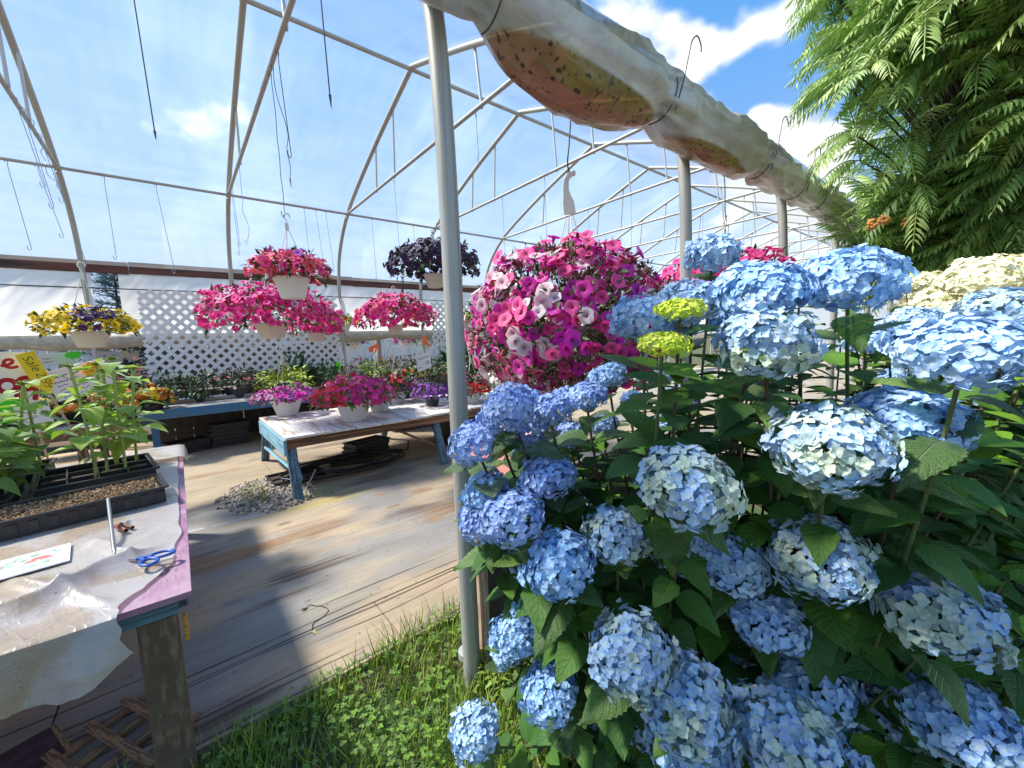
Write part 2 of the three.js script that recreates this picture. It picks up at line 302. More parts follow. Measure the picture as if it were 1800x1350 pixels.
{
  const tr = tex(512, 128, (u, v) => { const a = fbm2(u * 18, v * 22, 5), b = fbm2(u * 60, v * 6, 3), k = .5 + .6 * a + .25 * b; return [.46 * k, .40 * k, .31 * k]; }); tr.repeat.set(3, 1);
  const m = std(0xffffff, .85, { map: tr });
  for (const [a, b] of [[-6, -.4], [-.32, XE]]) {
    const n = Math.round((b - a) * 10), P = [], U = [], I = [], K = 14;
    for (let i = 0; i <= n; i++) { const x = lerp(a, b, i / n), s = .045 * Math.abs(Math.sin(x * 1.6)) + .02 * noise2(x * 4, 3); for (let k = 0; k <= K; k++) { const t = k / K * 6.2832, r = .085 + .012 * noise2(k * .8, x * 5); P.push(x, 1.80 - s * .7 + Math.sin(t) * (r + s * .6), ZF - .03 + Math.cos(t) * r); U.push(x * .3, k / K); } }
    for (let i = 0; i < n; i++) for (let k = 0; k < K; k++) { const q = i * (K + 1) + k, w = q + K + 1; I.push(q, q + 1, w, w, q + 1, w + 1); }
    const g = new THREE.BufferGeometry(); g.setAttribute('position', new THREE.Float32BufferAttribute(P, 3)); g.setAttribute('uv', new THREE.Float32BufferAttribute(U, 2)); g.setIndex(I); g.computeVertexNormals(); part('rolled_hem', g, m, gh);
  }
}

// ---------- rolled-up near side curtain with water pockets ----------
const CUR = thing('rolled_curtain', 'rolled dirty plastic side curtain sagging with brown water under the near eave', 'curtain');
const TIES = [-1.2, .05, 1.06, 2.24, 3.68, 4.55, 5.2, 5.75, 6.25, 9.2, 12, 15, 18.5, 22, 25];
const SAG = [.05, .07, .0, .155, .075, .0, .0, .0, .01, .20, .16, .15, .12, .12, .1];
const sagAt = (x) => { for (let i = 1; i < TIES.length; i++) if (x < TIES[i]) { const t = clamp((x - TIES[i - 1]) / (TIES[i] - TIES[i - 1])); const k = i === 3 ? Math.pow(t, .9) : t; return SAG[i] * Math.pow(Math.sin(Math.PI * clamp(k)), .8); } return 0; };
const pinch = (x) => { let m = 0; for (const t of TIES) m = Math.max(m, Math.exp(-Math.pow((x - t) / .09, 2))); return m; };
{
  const P = [], U = [], C = [], I = [], K = 44, xs = []; for (let x = -3; x < 9.3; x += .022) xs.push(x); for (let x = 9.3; x < XE; x += .12) xs.push(x);
  xs.forEach((x) => {
    const s = sagAt(x), pk = pinch(x), full = clamp(s / .1);
    const topY = 3.055 + .022 * (fbm2(x * 2.4, 4, 3) - .5) * 2, baseB = 2.77 + .03 * pk, bot = baseB - s, zc = -1.385;
    for (let k = 0; k <= K; k++) {
      const t = k / K * 2 * Math.PI, c = Math.cos(t), sn = Math.sin(t); // t=0 outward (+z), pi/2 top
      const cy = 2.91 - s * .25;
      let ry = sn > 0 ? topY - cy : cy - bot, rz = (.132 - .035 * pk) * (1 + .30 * full * (sn < 0 ? 1 : .2));
      const w = fbm2(x * 1.5 + sn * .6, t * 2.6 + x * .35, 4) - .5, wf = fbm2(x * 9 - t * 1.2, t * 6, 3) - .5;
      const slack = 1 - .55 * clamp((-sn) * full); // taut where the water hangs
      const fold = Math.pow(1 - Math.abs(2 * fbm2(x * 1.0 + 2, t * 3.4 + .5 * Math.sin(x * 1.3), 3) - 1), 4) - .25;
      const dd = (w * .05 + wf * .015 + fold * .05) * slack + pk * .012 * Math.sin(t * 11 + x * 3);
      const yy = cy + sn * (ry + dd * .8), zz = zc + c * (rz + dd) + .02 * (fbm2(x * .9, 9, 2) - .5);
      P.push(x, yy, zz); U.push(x / 1.2, k / K);
    }
  });
  const n = xs.length;
  for (let i = 0; i < n - 1; i++) for (let k = 0; k < K; k++) { const q = i * (K + 1) + k, w = q + K + 1; I.push(q, q + 1, w, w, q + 1, w + 1); }
  const g = new THREE.BufferGeometry(); g.setAttribute('position', new THREE.Float32BufferAttribute(P, 3)); g.setAttribute('uv', new THREE.Float32BufferAttribute(U, 2)); g.setIndex(I); g.computeVertexNormals();
  // dirt, algae and the pooled brown water, printed along x in [-3, 9.2] and round the roll
  const TW = 1536, TH = 224, UX0 = -3, UX1 = 9.3;
  const map = tex(TW, TH, (u, v) => {
    const x = lerp(UX0, UX1, u), t = v * 6.2832, sn = Math.sin(t), s = sagAt(x), full = clamp(s / .05);
    const a = fbm2(x * 3, v * 9, 5), b = fbm2(x * 14, v * 16, 4), c2 = fbm2(x * 1.2 + 8, v * 5, 4), streak = fbm2(x * 2.2, v * 34, 4);
    let c = [.80, .79, .76].map(q => q * (.78 + .42 * b));
    const green = smooth(.44, .62, c2 + .10 * (a - .5)); c = c.map((q, i) => lerp(q, [.36, .34, .23][i] * (.55 + .8 * streak), green * .5));
    const film = smooth(.5, .62, a) * (1 - green); c = c.map((q, i) => lerp(q, [.80, .80, .80][i], film * .6));
    const ridge = smooth(.5, .62, fbm2(x * 5, v * 30 + 4, 4)) * smooth(.25, .6, sn); c = c.map((q, i) => lerp(q, [.26, .235, .18][i], ridge * .3));
    const y = 2.91 - s * .25 + sn * (sn > 0 ? .13 : .14 + s * .75), level = 2.742 + .02 * (a - .5) - (x > 3.2 ? .012 : 0);
    const wat = full * smooth(.012, -.008, y - level) * (x > 6 ? .15 : 1);
    c = c.map((q, i) => lerp(q, [.42 + .10 * (a - .4), .19 + .06 * (c2 - .5), .08][i] * (.65 + .65 * b), wat * .93));
    const alg = wat * smooth(.47, .6, fbm2(x * 2.6 + 2, v * 9 + 3, 4)); c = c.map((q, i) => lerp(q, [.30, .215, .055][i] * (.5 + b), alg * .8));
    const pink = full * smooth(.0, .06, y - level) * smooth(.10, .05, y - level); c = c.map((q, i) => lerp(q, [.60, .44, .40][i], pink * .45 * a * 1.6));
    const sp = smooth(.76, .80, fbm2(x * 60, v * 60, 2)) * (.15 + .85 * wat) + .4 * smooth(.73, .80, fbm2(x * 9 + 5, v * 20, 3)) * (1 - wat) * smooth(.0, .4, sn);
    return c.map((q, i) => lerp(q, [.03, .028, .02][i], clamp(sp)));
  }, { wrap: false });
  map.wrapS = THREE.RepeatWrapping; map.wrapT = THREE.RepeatWrapping;
  const Ua = g.attributes.uv; for (let i = 0; i < Ua.count; i++) Ua.setXY(i, (g.attributes.position.getX(i) - UX0) / (UX1 - UX0), Ua.getY(i));
  const crease = tex(1024, 256, (u, v) => { const a = 1 - Math.abs(fbm2(u * 60, v * 6 + u * 25, 4) * 2 - 1), b = 1 - Math.abs(fbm2(u * 26 + 4, v * 12 - u * 9, 4) * 2 - 1), k = .6 * Math.pow(a, 5) + .6 * Math.pow(b, 7) + .2 * fbm2(u * 220, v * 60, 2); return [k, k, k]; }, { srgb: false });
  M.roll = new THREE.MeshPhysicalMaterial({ color: 0xffffff, map, bumpMap: crease, bumpScale: .007, roughness: .30, clearcoat: .25, clearcoatRoughness: .35, transmission: .42, thickness: 0, side: THREE.DoubleSide });
  part('plastic_roll', g, M.roll, CUR);
  // slack roof film hump above the roll
  const hp = []; const hu = [], hi = []; const nx = 60, ny = 8;
  for (let i = 0; i <= nx; i++) for (let j = 0; j <= ny; j++) { const x = lerp(1.25, 6.4, i / nx), t = j / ny, lift = .12 * Math.pow(Math.max(0, Math.sin(Math.PI * clamp((x - 1.3) / 1.35))), 1) + .03 + .02 * noise2(x * 3, t * 2); hp.push(x, 3.01 + Math.sin(t * Math.PI * .55) * lift * 1.2 + t * .10, -1.37 - t * .34); hu.push(x, t); }
  for (let i = 0; i < nx; i++) for (let j = 0; j < ny; j++) { const q = i * (ny + 1) + j, w = q + ny + 1; hi.push(q, w, q + 1, q + 1, w, w + 1); }
  const hg = new THREE.BufferGeometry(); hg.setAttribute('position', new THREE.Float32BufferAttribute(hp, 3)); hg.setAttribute('uv', new THREE.Float32BufferAttribute(hu, 2)); hg.setIndex(hi); hg.computeVertexNormals();
  part('loose_film', hg, new THREE.MeshPhysicalMaterial({ color: col(.9, .9, .92), roughness: .75, transmission: .8, thickness: 0, side: THREE.DoubleSide }), CUR);
  // wire ties with long hooked ends
  TIES.forEach((x, i) => {
    if (x < .5 || x > 9.5) return;
    const s = sagAt(x), pts = [], hook = i === 3 || i === 4 || i === 5;
    for (let k = 0; k <= 14; k++) { const t = lerp(-1.75, 2.2, k / 14); pts.push([x + .02 * k / 14 + (hook ? .10 * (k / 14) : 0), 2.912 + Math.sin(t) * .152, -1.385 + Math.cos(t) * .125]); }
    part('wire_tie', tube(pts, .0042, 40, 6), M.wire, CUR);
    if (hook) part('tie_hook', tube([[x + .05, 2.80, -1.27], [x + .09, 2.95, -1.245], [x + .13, 3.08, -1.24], [x + .17, 3.19, -1.235], [x + .215, 3.225, -1.23], [x + .245, 3.19, -1.225], [x + .245, 3.15, -1.222]], .0042, 40, 6), M.wire, CUR);
  });
}
// ---------- timber materials ----------
function woodTex(base, wear, amt, seed, along = 5, across = 60) {
  return tex(384, 192, (u, v) => {
    const g = fbm2(u * along + seed, v * across, 5), n = fbm2(u * 7 + seed, v * 9, 5), f = fbm2(u * 50, v * 60 + seed, 3);
    const w = smooth(1 - amt - .12, 1 - amt + .12, n * .8 + g * .35 + (f - .5) * .2), k = .62 + .55 * g + .18 * (f - .5);
    const d = smooth(.80, .88, fbm2(u * 40 + seed, v * 40, 2)) * .6;
    return base.map((b, i) => lerp(lerp(b * (.86 + .28 * n), wear[i] * k, w), .05, d));
  });
}
const wood = (base, wear, amt, seed, rough = .8, o) => std(0xffffff, rough, { map: woodTex(base, wear, amt, seed, o?.along, o?.across) });
M.plank = [11, 23, 37].map(s => wood([.66, .66, .66], [.42, .33, .24], .30, s));
M.rawWood = wood([.36, .21, .115], [.10, .055, .035], .45, 4);
M.teal = wood([.12, .235, .30], [.05, .09, .11], .40, 8);
M.tealPale = wood([.22, .42, .54], [.12, .24, .30], .3, 9);
M.blue = wood([.045, .16, .30], [.10, .16, .2], .3, 12);
M.greyLeg = wood([.20, .148, .095], [.11, .08, .052], .5, 15, .85, { along: 2, across: 30 });
M.purple = wood([.30, .125, .235], [.38, .24, .31], .42, 17, .6);
M.darkBoard = wood([.085, .072, .06], [.12, .10, .08], .4, 19, .9);
M.darkBoard2 = wood([.13, .10, .075], [.09, .07, .055], .45, 63, .9);
M.paleEdge = wood([.58, .43, .32], [.40, .27, .18], .4, 21);
M.greyBoard = wood([.40, .37, .33], [.22, .19, .15], .5, 25);
M.planter = wood([.035, .045, .11], [.16, .10, .075], .42, 29);
M.whiteBoard = wood([.72, .74, .77], [.5, .5, .5], .3, 31);
M.latticeWood = wood([.34, .21, .11], [.12, .07, .045], .4, 33);
M.lattice = std(col(.74, .73, .71), .6);
M.terracotta = std(col(.42, .12, .055), .8);
M.salmon = std(col(.80, .33, .28), .6);

// ---------- plank-topped table in the middle ----------
{
  const t = thing('plank_table', 'long table of white painted planks on splayed teal legs, baskets on top', 'table', [.77, 0, -4.68]);
  const Hh = .64, L = 4.3, D = 1.66, R = rng(41); let x = 0, k = 0;
  while (x < L - .1) { const w = .30 + .07 * R(), o = (R() - .5) * .07, g = rbox(w - .012, .026, D + .06 + (R() - .5) * .05, .005, x + w / 2, Hh - .013 + (R() - .5) * .008, -D / 2 + o); g.rotateY(0); part('plank', rotUV(g), M.plank[k++ % 3], t); x += w; }
  for (const z of [-.045, -D + .06]) part('rail', rbox(L - .02, .10, .045, .004, L / 2, Hh - .082, z), M.rawWood, t);
  part('end_rail', rbox(.03, .17, D - .02, .004, .005, Hh - .118, -D / 2), M.tealPale, t);
  for (const lx of [.07, 1.78, 3.6]) for (const s of [0, 1]) {
    const zt = s ? -D + .12 : -.12, zb = s ? -D - .22 : .16; part('leg', limb([lx, Hh - .03, zt], [lx - .02, 0, zb], .095, .05), M.teal, t);
    part('brace', limb([lx + .04, Hh - .12, s ? -D + .3 : -.3], [lx + .04, .17, s ? -D + .0 : .0 + .03], .03, .06), lx < 1 ? M.tealPale : M.rawWood, t);
  }
  part('diagonal_brace', limb([1.15, Hh - .09, -.14], [1.77, .20, -.02], .03, .06), M.rawWood, t);
  part('cross_bar', limb([.07, .27, .0], [.05, .22, -D], .06, .025), M.tealPale, t);
}
function rotUV(g) { const U = g.attributes.uv; for (let i = 0; i < U.count; i++) U.setXY(i, U.getY(i), U.getX(i)); return g; }
function limb(a, b, w, d) { // square timber between two points
  const A = V(...a), B = V(...b), g = new RoundedBoxGeometry(w, d, A.distanceTo(B), 2, .004);
  return g.applyMatrix4(basis(A.clone().add(B).multiplyScalar(.5), B.clone().sub(A), V(0, .01, 1)));
}

// ---------- far benches ----------
function bench(name, label, x0, x1, z0, z1, h, fascia, legX, top) {
  const t = thing(name, label, 'bench', [x0, 0, z0]); const R = rng(Math.round(x0 * 91 + 700)), L = x1 - x0, D = z0 - z1; let z = 0;
  while (z < D - .05) { const w = .27; part('plank', rbox(L, .025, w - .012, .004, L / 2, h - .0125 + (R() - .5) * .004, -z - w / 2), top[Math.floor(R() * top.length)], t); z += w; }
  part('fascia', rbox(L + .04, .135, .03, .004, L / 2, h - .07, .02), fascia, t);
  part('rear_rail', rbox(L, .1, .03, .004, L / 2, h - .07, -D + .05), M.rawWood, t);
  for (const lx of legX) for (const lz of [-.08, -D + .12]) part('leg', rbox(.085, h - .03, .085, .004, lx, (h - .03) / 2, lz), fascia, t);
  part('back_ledge', rbox(L, .07, .05, .004, L / 2, h + .035, -.55), M.greyBoard, t);
  return t;
}
bench('display_bench', 'blue edged display bench under the white lattice panel', -.42, 4.6, -7.62, -9.2, .75, M.blue, [.08, 2.4, 4.5], [M.plank[0], M.greyBoard, M.plank[1]]);
bench('display_bench', 'white topped bench with marigolds behind the sunflower seedlings', -3.6, -.62, -7.05, -8.9, .70, M.rawWood, [.1, 2.6], M.plank);
{ // boards closing the back of the blue bench
  const t = thing('board_screen', 'dark upright boards behind the stacked trays under the blue bench', 'screen', [-.4, 0, -9.0]);
  for (let i = 0; i < 20; i++) part('board', rbox(.235, .66, .018, .003, .13 + i * .25, .33, (i % 3) * .004), M.darkBoard, t);
}
{ // dark weathered boards behind the lattice
  const t = thing('board_screen', 'dark weathered board screen standing behind the white lattice panel', 'screen', [-.35, 0, -10.75]);
  for (let i = 0; i < 14; i++) part('board', rbox(.235, 1.62 + .05 * (i % 3), .02, .003, .13 + i * .25, .82, (i % 2) * .005), M.darkBoard2, t);
}
{ // white plank fence seen under the far curtain
  const t = thing('plank_fence', 'white upright plank fence outside beyond the far side curtain', 'fence', [-7, 0, -13]);
  for (let i = 0; i < 60; i++) part('plank', rbox(.242, 1.75, .02, .003, i * .25, .875, (i % 2) * .006), M.whiteBoard, t);
  for (const y of [.35, 1.4]) part('rail', rbox(15, .09, .04, .004, 7.3, y, -.04), M.whiteBoard, t);
}
{ // second bench outside the far side
  const t = thing('display_bench', 'grey outdoor bench of pots beyond the far side curtain', 'bench', [-4, 0, -10.2]);
  for (let k = 0; k < 4; k++) part('plank', rbox(12, .03, .26, .004, 6, .8, -k * .27), M.greyBoard, t);
  for (const lx of [.3, 3.2, 6.1, 9, 11.7]) part('leg', rbox(.09, .78, .09, .004, lx, .39, -.4), M.greyBoard, t);
}
for (const [x, z, l] of [[-1.45, -9.9, 'grey post behind the tilted white sign'], [3.9, -10.0, 'grey upright post left of the orange arrow card'], [5.6, -10.0, 'grey upright post behind the pink basket']]) { const t = thing('timber_post', l, 'post', [x, 0, z]); part('shaft', rbox(.1, 1.9, .1, .005, 0, .95, 0), M.greyBoard, t); part('cap', rbox(.13, .03, .13, .004, 0, 1.915, 0), M.greyBoard, t); }

// ---------- lattice panels, every slat its own piece ----------
function lattice(label, x0, x1, y0, y1, z) {
  const t = thing('garden_trellis', label, 'trellis', [x0, y0, z]), W = x1 - x0, Hh = y1 - y0, p = .122, w = .058, q = Math.SQRT2;
  for (const s of [1, -1]) for (let c = -Hh; c < W + Hh; c += p * q) {
    // line x = c + s' * y clipped to the panel
    let a, b; if (s > 0) { a = Math.max(0, -c); b = Math.min(Hh, W - c); } else { a = Math.max(0, c - W); b = Math.min(Hh, c); }
    if (b - a < .04) continue; const xa = s > 0 ? c + a : c - a, xb = s > 0 ? c + b : c - b;
    const g = new THREE.BoxGeometry(Math.hypot(xb - xa, b - a), w, .007); g.rotateZ(Math.atan2(b - a, xb - xa)); part('slat', g.translate((xa + xb) / 2, (a + b) / 2, s * .0037), M.lattice, t);
  }
}
lattice('wide white diagonal lattice panel behind the big pink baskets', -.40, 2.72, 1.12, 2.60, -9.12);
lattice('white lattice panel right of the post, beside the large petunia basket', 4.95, 7.4, 1.0, 2.55, -9.12);

// ---------- near table with plastic sheet ----------
const NT = thing('work_table', 'mauve painted plywood work table under a torn plastic sheet', 'table', [-.04, 0, -1.76]);
{
  const Hh = .72;
  part('tabletop', [box(.42, .022, 2.76, -.21, Hh - .011, -1.39), box(2.0, .022, 2.74, -1.424, Hh - .011, -1.4)], M.purple, NT);
  part('front_rail', rbox(2.38, .045, .03, .003, -1.23, Hh - .045, -.03), M.teal, NT);
  part('side_rail', rbox(.03, .07, 2.6, .003, -.03, Hh - .058, -1.4), M.teal, NT);
  part('leg', rbox(.105, Hh - .024, .10, .006, -.10, (Hh - .024) / 2, -.075), M.greyLeg, NT);
  part('leg', rbox(.09, Hh - .024, .09, .006, -.09, (Hh - .024) / 2, -2.6), M.teal, NT);
  part('leg', rbox(.09, Hh - .024, .09, .006, -1.5, (Hh - .024) / 2, -2.6), M.teal, NT);
  part('leg', rbox(.105, Hh - .024, .10, .006, -1.7, (Hh - .024) / 2, -.1), M.greyLeg, NT);
  const yb = std(col(.52, .27, .035), .7); part('tape_flag', [rbox(.012, .036, .03, .003, -.028, .60, -.06), rbox(.013, .034, .031, .003, -.027, .562, -.06), rbox(.012, .018, .03, .003, -.029, .534, -.061)], yb, NT);
}
{ // sheet: over the top, falling at the front edge, gathered in folds
  const nx = 190, nz = 250, P = [], U = [], I = [], Hh = .724, XL = -2.3, edge = -1.748;
  const right = (s) => -.072 + .012 * (fbm2(s * 5, 2, 3) - .5) * 2 - .13 * smooth(-2.16, -1.78, s) - .02 * smooth(-2.5, -2.3, s) * Math.sin((s + 2.3) * 14) + .012 * (noise2(s * 34, 5) - .5) * smooth(-2.3, -2, s);
  for (let j = 0; j <= nz; j++) for (let i = 0; i <= nx; i++) {
    const u = Math.pow(i / nx, .6), hem = .15 + .04 * (fbm2(u * 9, 3, 3) - .5) * 2 + .014 * (noise2(u * 70, 2) - .5) - .05 * smooth(.93, 1, u) + .03 * smooth(.84, .90, u), J1 = Math.round(nz * .8), s = j <= J1 ? lerp(-4.55, edge, Math.pow(j / J1, .6)) : edge + hem * (j - J1) / (nz - J1);
    const x = lerp(XL, right(s), u);
    const zone = smooth(-2.62, -2.25, s) * smooth(-.12, -.30, x + .12 * (s + 2.0)), d = (x + .35) * .50 + (s + 2.0) * .86;
    const rid = Math.pow(1 - Math.abs(Math.sin(d * 10 + 1.6 * fbm2(x * 2.6, s * 2.6, 3))), 2.2), rid2 = Math.pow(1 - Math.abs(Math.sin((x - s * .5) * 13 + 2 * fbm2(x * 4 + 3, s * 4, 2))), 3);
    const patch = smooth(-.34, -.42, x) * smooth(-2.20, -2.30, s); // lies flat under the print
    let y = Hh + .005 + zone * (1 - patch) * (.058 * rid + .022 * rid2 + .010 * fbm2(x * 6, s * 6, 3)) + .005 * fbm2(x * 9, s * 9, 3) + .006 * rid2 * smooth(-2.9, -2.3, s);
    let z = s;
    if (s > edge - .16) y = lerp(y, Hh + .006 + .008 * fbm2(x * 7, s * 7, 2), smooth(edge - .16, edge, s));
    if (s > edge) { const over = s - edge; y -= over; z = edge + .012 + .03 * Math.min(1, over * 8) + .045 * over + (.024 * Math.sin(x * 21 + 2.2 * fbm2(x * 4, 3, 2)) + .03 * (fbm2(x * 8, over * 7, 3) - .5)) * smooth(0, .16, over); }
    P.push(x, y, z); U.push(x, s);
  }
  for (let j = 0; j < nz; j++) for (let i = 0; i < nx; i++) { const q = j * (nx + 1) + i, w = q + nx + 1; I.push(q, w, q + 1, q + 1, w, w + 1); }
  const g = new THREE.BufferGeometry(); g.setAttribute('position', new THREE.Float32BufferAttribute(P, 3)); g.setAttribute('uv', new THREE.Float32BufferAttribute(U, 2)); g.setIndex(I); g.computeVertexNormals();
  const map = tex(1024, 1024, (u, v) => { const n = fbm2(u * 20, v * 20, 5), st = smooth(.52, .66, fbm2(u * 5 + 3, v * 5, 5)), sp = smooth(.83, .87, fbm2(u * 200, v * 200, 2)) * smooth(.56, .66, fbm2(u * 9, v * 9, 3)); return [.68, .64, .60].map((q, i) => lerp(lerp(q * (.86 + .25 * n), [.55, .43, .28][i], st * .75), .07, sp)); });
  const crs = tex(1024, 1024, (u, v) => { const a = 1 - Math.abs(fbm2(u * 9 + v * 3, v * 14, 5) * 2 - 1), b = 1 - Math.abs(fbm2(u * 22 - v * 9, v * 12 + 4, 4) * 2 - 1), k = .7 * Math.pow(a, 6) + .5 * Math.pow(b, 8) + .15 * fbm2(u * 90, v * 90, 2); return [k, k, k]; }, { srgb: false });
  M.sheet = new THREE.MeshPhysicalMaterial({ map, bumpMap: crs, bumpScale: .0018, roughness: .32, transmission: .5, thickness: 0, side: THREE.DoubleSide });
  const o = new THREE.Mesh(g, M.sheet); o.name = 'plastic_sheet'; scene.add(o); tag(o, 'creased off-white plastic sheet draped over the near work table', 'plastic sheet');
}
{ // flap of plastic folded over the table's far corner
  const g = new THREE.PlaneGeometry(.45, .55, 10, 10), P = g.attributes.position; g.rotateX(-Math.PI / 2);
  for (let i = 0; i < P.count; i++) { const x = P.getX(i), z = P.getZ(i); P.setY(i, .016 + .02 * fbm2(x * 6 + 3, z * 6, 2) - (x > .17 ? (x - .17) * 1.0 : 0)); if (x > .17) P.setX(i, .17 + (x - .17) * .35); }
  g.computeVertexNormals(); const o = new THREE.Mesh(g, M.sheet); o.name = numbered('plastic_sheet'); o.position.set(-.20, .735, -4.26); scene.add(o); tag(o, 'pale plastic flap folded over the far corner of the mauve table', 'plastic sheet');
}

// ---------- trays, tools and prints on the near table ----------
function cellTray(label, x, y, z, w, d, h, turn, cols, rows, name = 'seed_tray', group) {
  const t = thing(name, label, 'tray', [x, y, z], turn, group);
  part('rim', [rbox(w, .014, .018, .003, 0, h, d / 2), rbox(w, .014, .018, .003, 0, h, -d / 2), rbox(.018, .014, d, .003, w / 2, h, 0), rbox(.018, .014, d, .003, -w / 2, h, 0)], M.black, t);
  const side = [box(w - .03, h, .006, 0, h / 2, d / 2 - .012, 0, 0, -.1), box(w - .03, h, .006, 0, h / 2, -d / 2 + .012, 0, 0, .1), box(.006, h, d - .03, w / 2 - .012, h / 2, 0, 0, .1), box(.006, h, d - .03, -w / 2 + .012, h / 2, 0, 0, -.1)];
  const ribs = []; for (let i = 0; i < cols * 2; i++) { ribs.push(box(.018, h * .7, .01, -w / 2 + w * (i + .5) / (cols * 2), h * .42, d / 2 - .006)); }
  part('wall', [...side, ...ribs], M.black, t); const base = part('base', box(w - .05, .006, d - .05, 0, .004, 0), M.black, t);
  for (let i = 1; i < cols; i++) part('divider', box(.008, h * .8, d - .04, -w / 2 + w * i / cols, h * .55, 0), M.black, base);
  for (let i = 1; i < rows; i++) part('divider', box(w - .04, h * .8, .008, 0, h * .55, -d / 2 + d * i / rows), M.black, base);
  part('compost', box(w - .05, .01, d - .05, 0, h * .55, 0), M.soil, t);
  return t;
}
cellTray('black cell tray of tall sunflower seedlings next to the plastic flap', -.47, .735, -3.72, .54, .56, .075, .14, 4, 3);
cellTray('black cell tray at the left edge holding bushy sunflower seedlings', -1.03, .735, -3.55, .50, .62, .08, .10, 3, 3);
cellTray('black cell tray of sunflower seedlings at the back of the work table', -1.0, .735, -4.2, .5, .4, .075, .05, 3, 2);
{
  const x = -.52, z = -3.02, w = .78, d = .34, h = .085, t = thing('bark_tray', 'long black tray filled with bark chips in front of the seedlings', 'tray', [x, .735, z], .14);
  part('rim', [rbox(w, .012, .016, .003, 0, h, d / 2), rbox(w, .012, .016, .003, 0, h, -d / 2), rbox(.016, .012, d, .003, w / 2, h, 0), rbox(.016, .012, d, .003, -w / 2, h, 0)], M.black, t);
  const rib = []; for (let i = 0; i < 12; i++) rib.push(box(.034, h * .62, .010, -w / 2 + w * (i + .5) / 12, h * .44, d / 2 - .007));
  part('wall', [box(w - .02, h, .006, 0, h / 2, d / 2 - .014), box(w - .02, h, .006, 0, h / 2, -d / 2 + .014), box(.006, h, d - .02, w / 2 - .014, h / 2, 0), box(.006, h, d - .02, -w / 2 + .014, h / 2, 0), box(w - .03, .006, d - .03, 0, .004, 0), ...rib], M.black, t);
  const chip = new THREE.IcosahedronGeometry(1, 0), m = new THREE.InstancedMesh(chip, std(0xffffff, .85), 2600), R = rng(77), c = new THREE.Color(), mt = new THREE.Matrix4(), e = new THREE.Euler();
  for (let i = 0; i < 2600; i++) {
    e.set(R() * 6, R() * 6, R() * 6); mt.makeRotationFromEuler(e).scale(V(.004 + .006 * R(), .002 + .002 * R(), .004 + .004 * R())).setPosition((R() - .5) * (w - .05), h - .016 + .012 * R(), (R() - .5) * (d - .05)); m.setMatrixAt(i, mt);
    const k = .25 + 1.0 * R() * R(); c.setRGB(.52 * k, .33 * k, .17 * k); m.setColorAt(i, c);
  }
  m.name = 'bark_chips'; m.userData.kind = 'stuff'; t.add(m);
  part('bark_bed', box(w - .04, .01, d - .04, 0, h - .022, 0), std(col(.12, .07, .035), 1), t);
}
{ // scissors
  const t = thing('scissors', 'scissors with blue plastic handles lying on the plastic sheet', 'scissors', [-.185, .758, -2.09], .885); t.scale.setScalar(.95);
  const bl = std(col(.012, .075, .36), .35), steel = std(col(.6, .6, .6), .25, { metalness: .9 });
  for (const s of [1, -1]) {
    const ring = new THREE.TorusGeometry(.026, .0065, 8, 28); ring.scale(1, s > 0 ? 1.5 : 1.25, .9); ring.rotateX(-Math.PI / 2).rotateY(s * .42); part('handle', [ring.translate(s * .030, .006, .062), tube([[s * .018, .006, .035], [s * .006, .006, .012], [-s * .004, .006, -.012]], .0075, 10, 6)], bl, t);
    part('blade', box(.010, .003, .10, s * .004, .004 + s * .002, -.055, s * -.05), steel, t);
  }
  part('pivot', new THREE.CylinderGeometry(.005, .005, .012, 12).translate(0, .007, -.008), steel, t);
}
{ const t = thing('metal_stake', 'grey metal rod leaning on the bark tray', 'rod'); part('rod', bar([-.33, .845, -2.78], [-.275, .76, -2.28], .0075, 10), std(col(.30, .31, .32), .4, { metalness: .7 }), t); part('tip', bar([-.275, .76, -2.28], [-.272, .754, -2.25], .0075, 10, .002), std(col(.30, .31, .32), .4, { metalness: .7 }), t); }
{ const t = thing('hand_pruner', 'worn red brown tool handle lying beside the bark tray', 'tool'); part('handle', tube([[-.30, .752, -2.62], [-.28, .756, -2.56], [-.255, .753, -2.51]], .009, 12, 8), std(col(.22, .045, .03), .6), t); part('handle', tube([[-.285, .75, -2.64], [-.26, .753, -2.58], [-.235, .75, -2.54]], .008, 12, 8), std(col(.13, .05, .035), .6), t); }
{ // printed picture in a plastic sleeve
  const c = document.createElement('canvas'); c.width = 256; c.height = 160; const x = c.getContext('2d'), R = rng(3); x.fillStyle = '#e9ecee'; x.fillRect(0, 0, 256, 160); x.fillStyle = '#cfd8d6'; x.fillRect(10, 10, 236, 140);
  for (let i = 0; i < 120; i++) { x.fillStyle = ['#9fb8a8', '#b7c7bf', '#86a08f', '#dfe6e4'][i % 4]; x.beginPath(); x.ellipse(20 + R() * 216, 20 + R() * 120, 4 + 12 * R(), 3 + 6 * R(), R() * 3, 0, 7); x.fill(); }
  for (const [a, b, r] of [[200, 70, 20], [180, 85, 14], [216, 84, 12], [60, 110, 16], [80, 120, 10], [120, 60, 8]]) { x.fillStyle = '#d9756f'; x.beginPath(); x.ellipse(a, b, r, r * .7, .3, 0, 7); x.fill(); }
  const t = new THREE.CanvasTexture(c); t.colorSpace = THREE.SRGBColorSpace;
  const o = thing('printed_card', 'glossy plastic sleeved print of red flowers on the sheet', 'print', [-.60, .742, -2.42], .12);
  part('sleeve', rbox(.36, .004, .22, .001), new THREE.MeshPhysicalMaterial({ color: col(.8, .82, .84), roughness: .25, clearcoat: .6 }), o);
  const pg = new THREE.PlaneGeometry(.345, .205); pg.rotateX(-Math.PI / 2); part('picture', pg.translate(0, .0035, 0), std(0xffffff, .35, { map: t }), o);
}
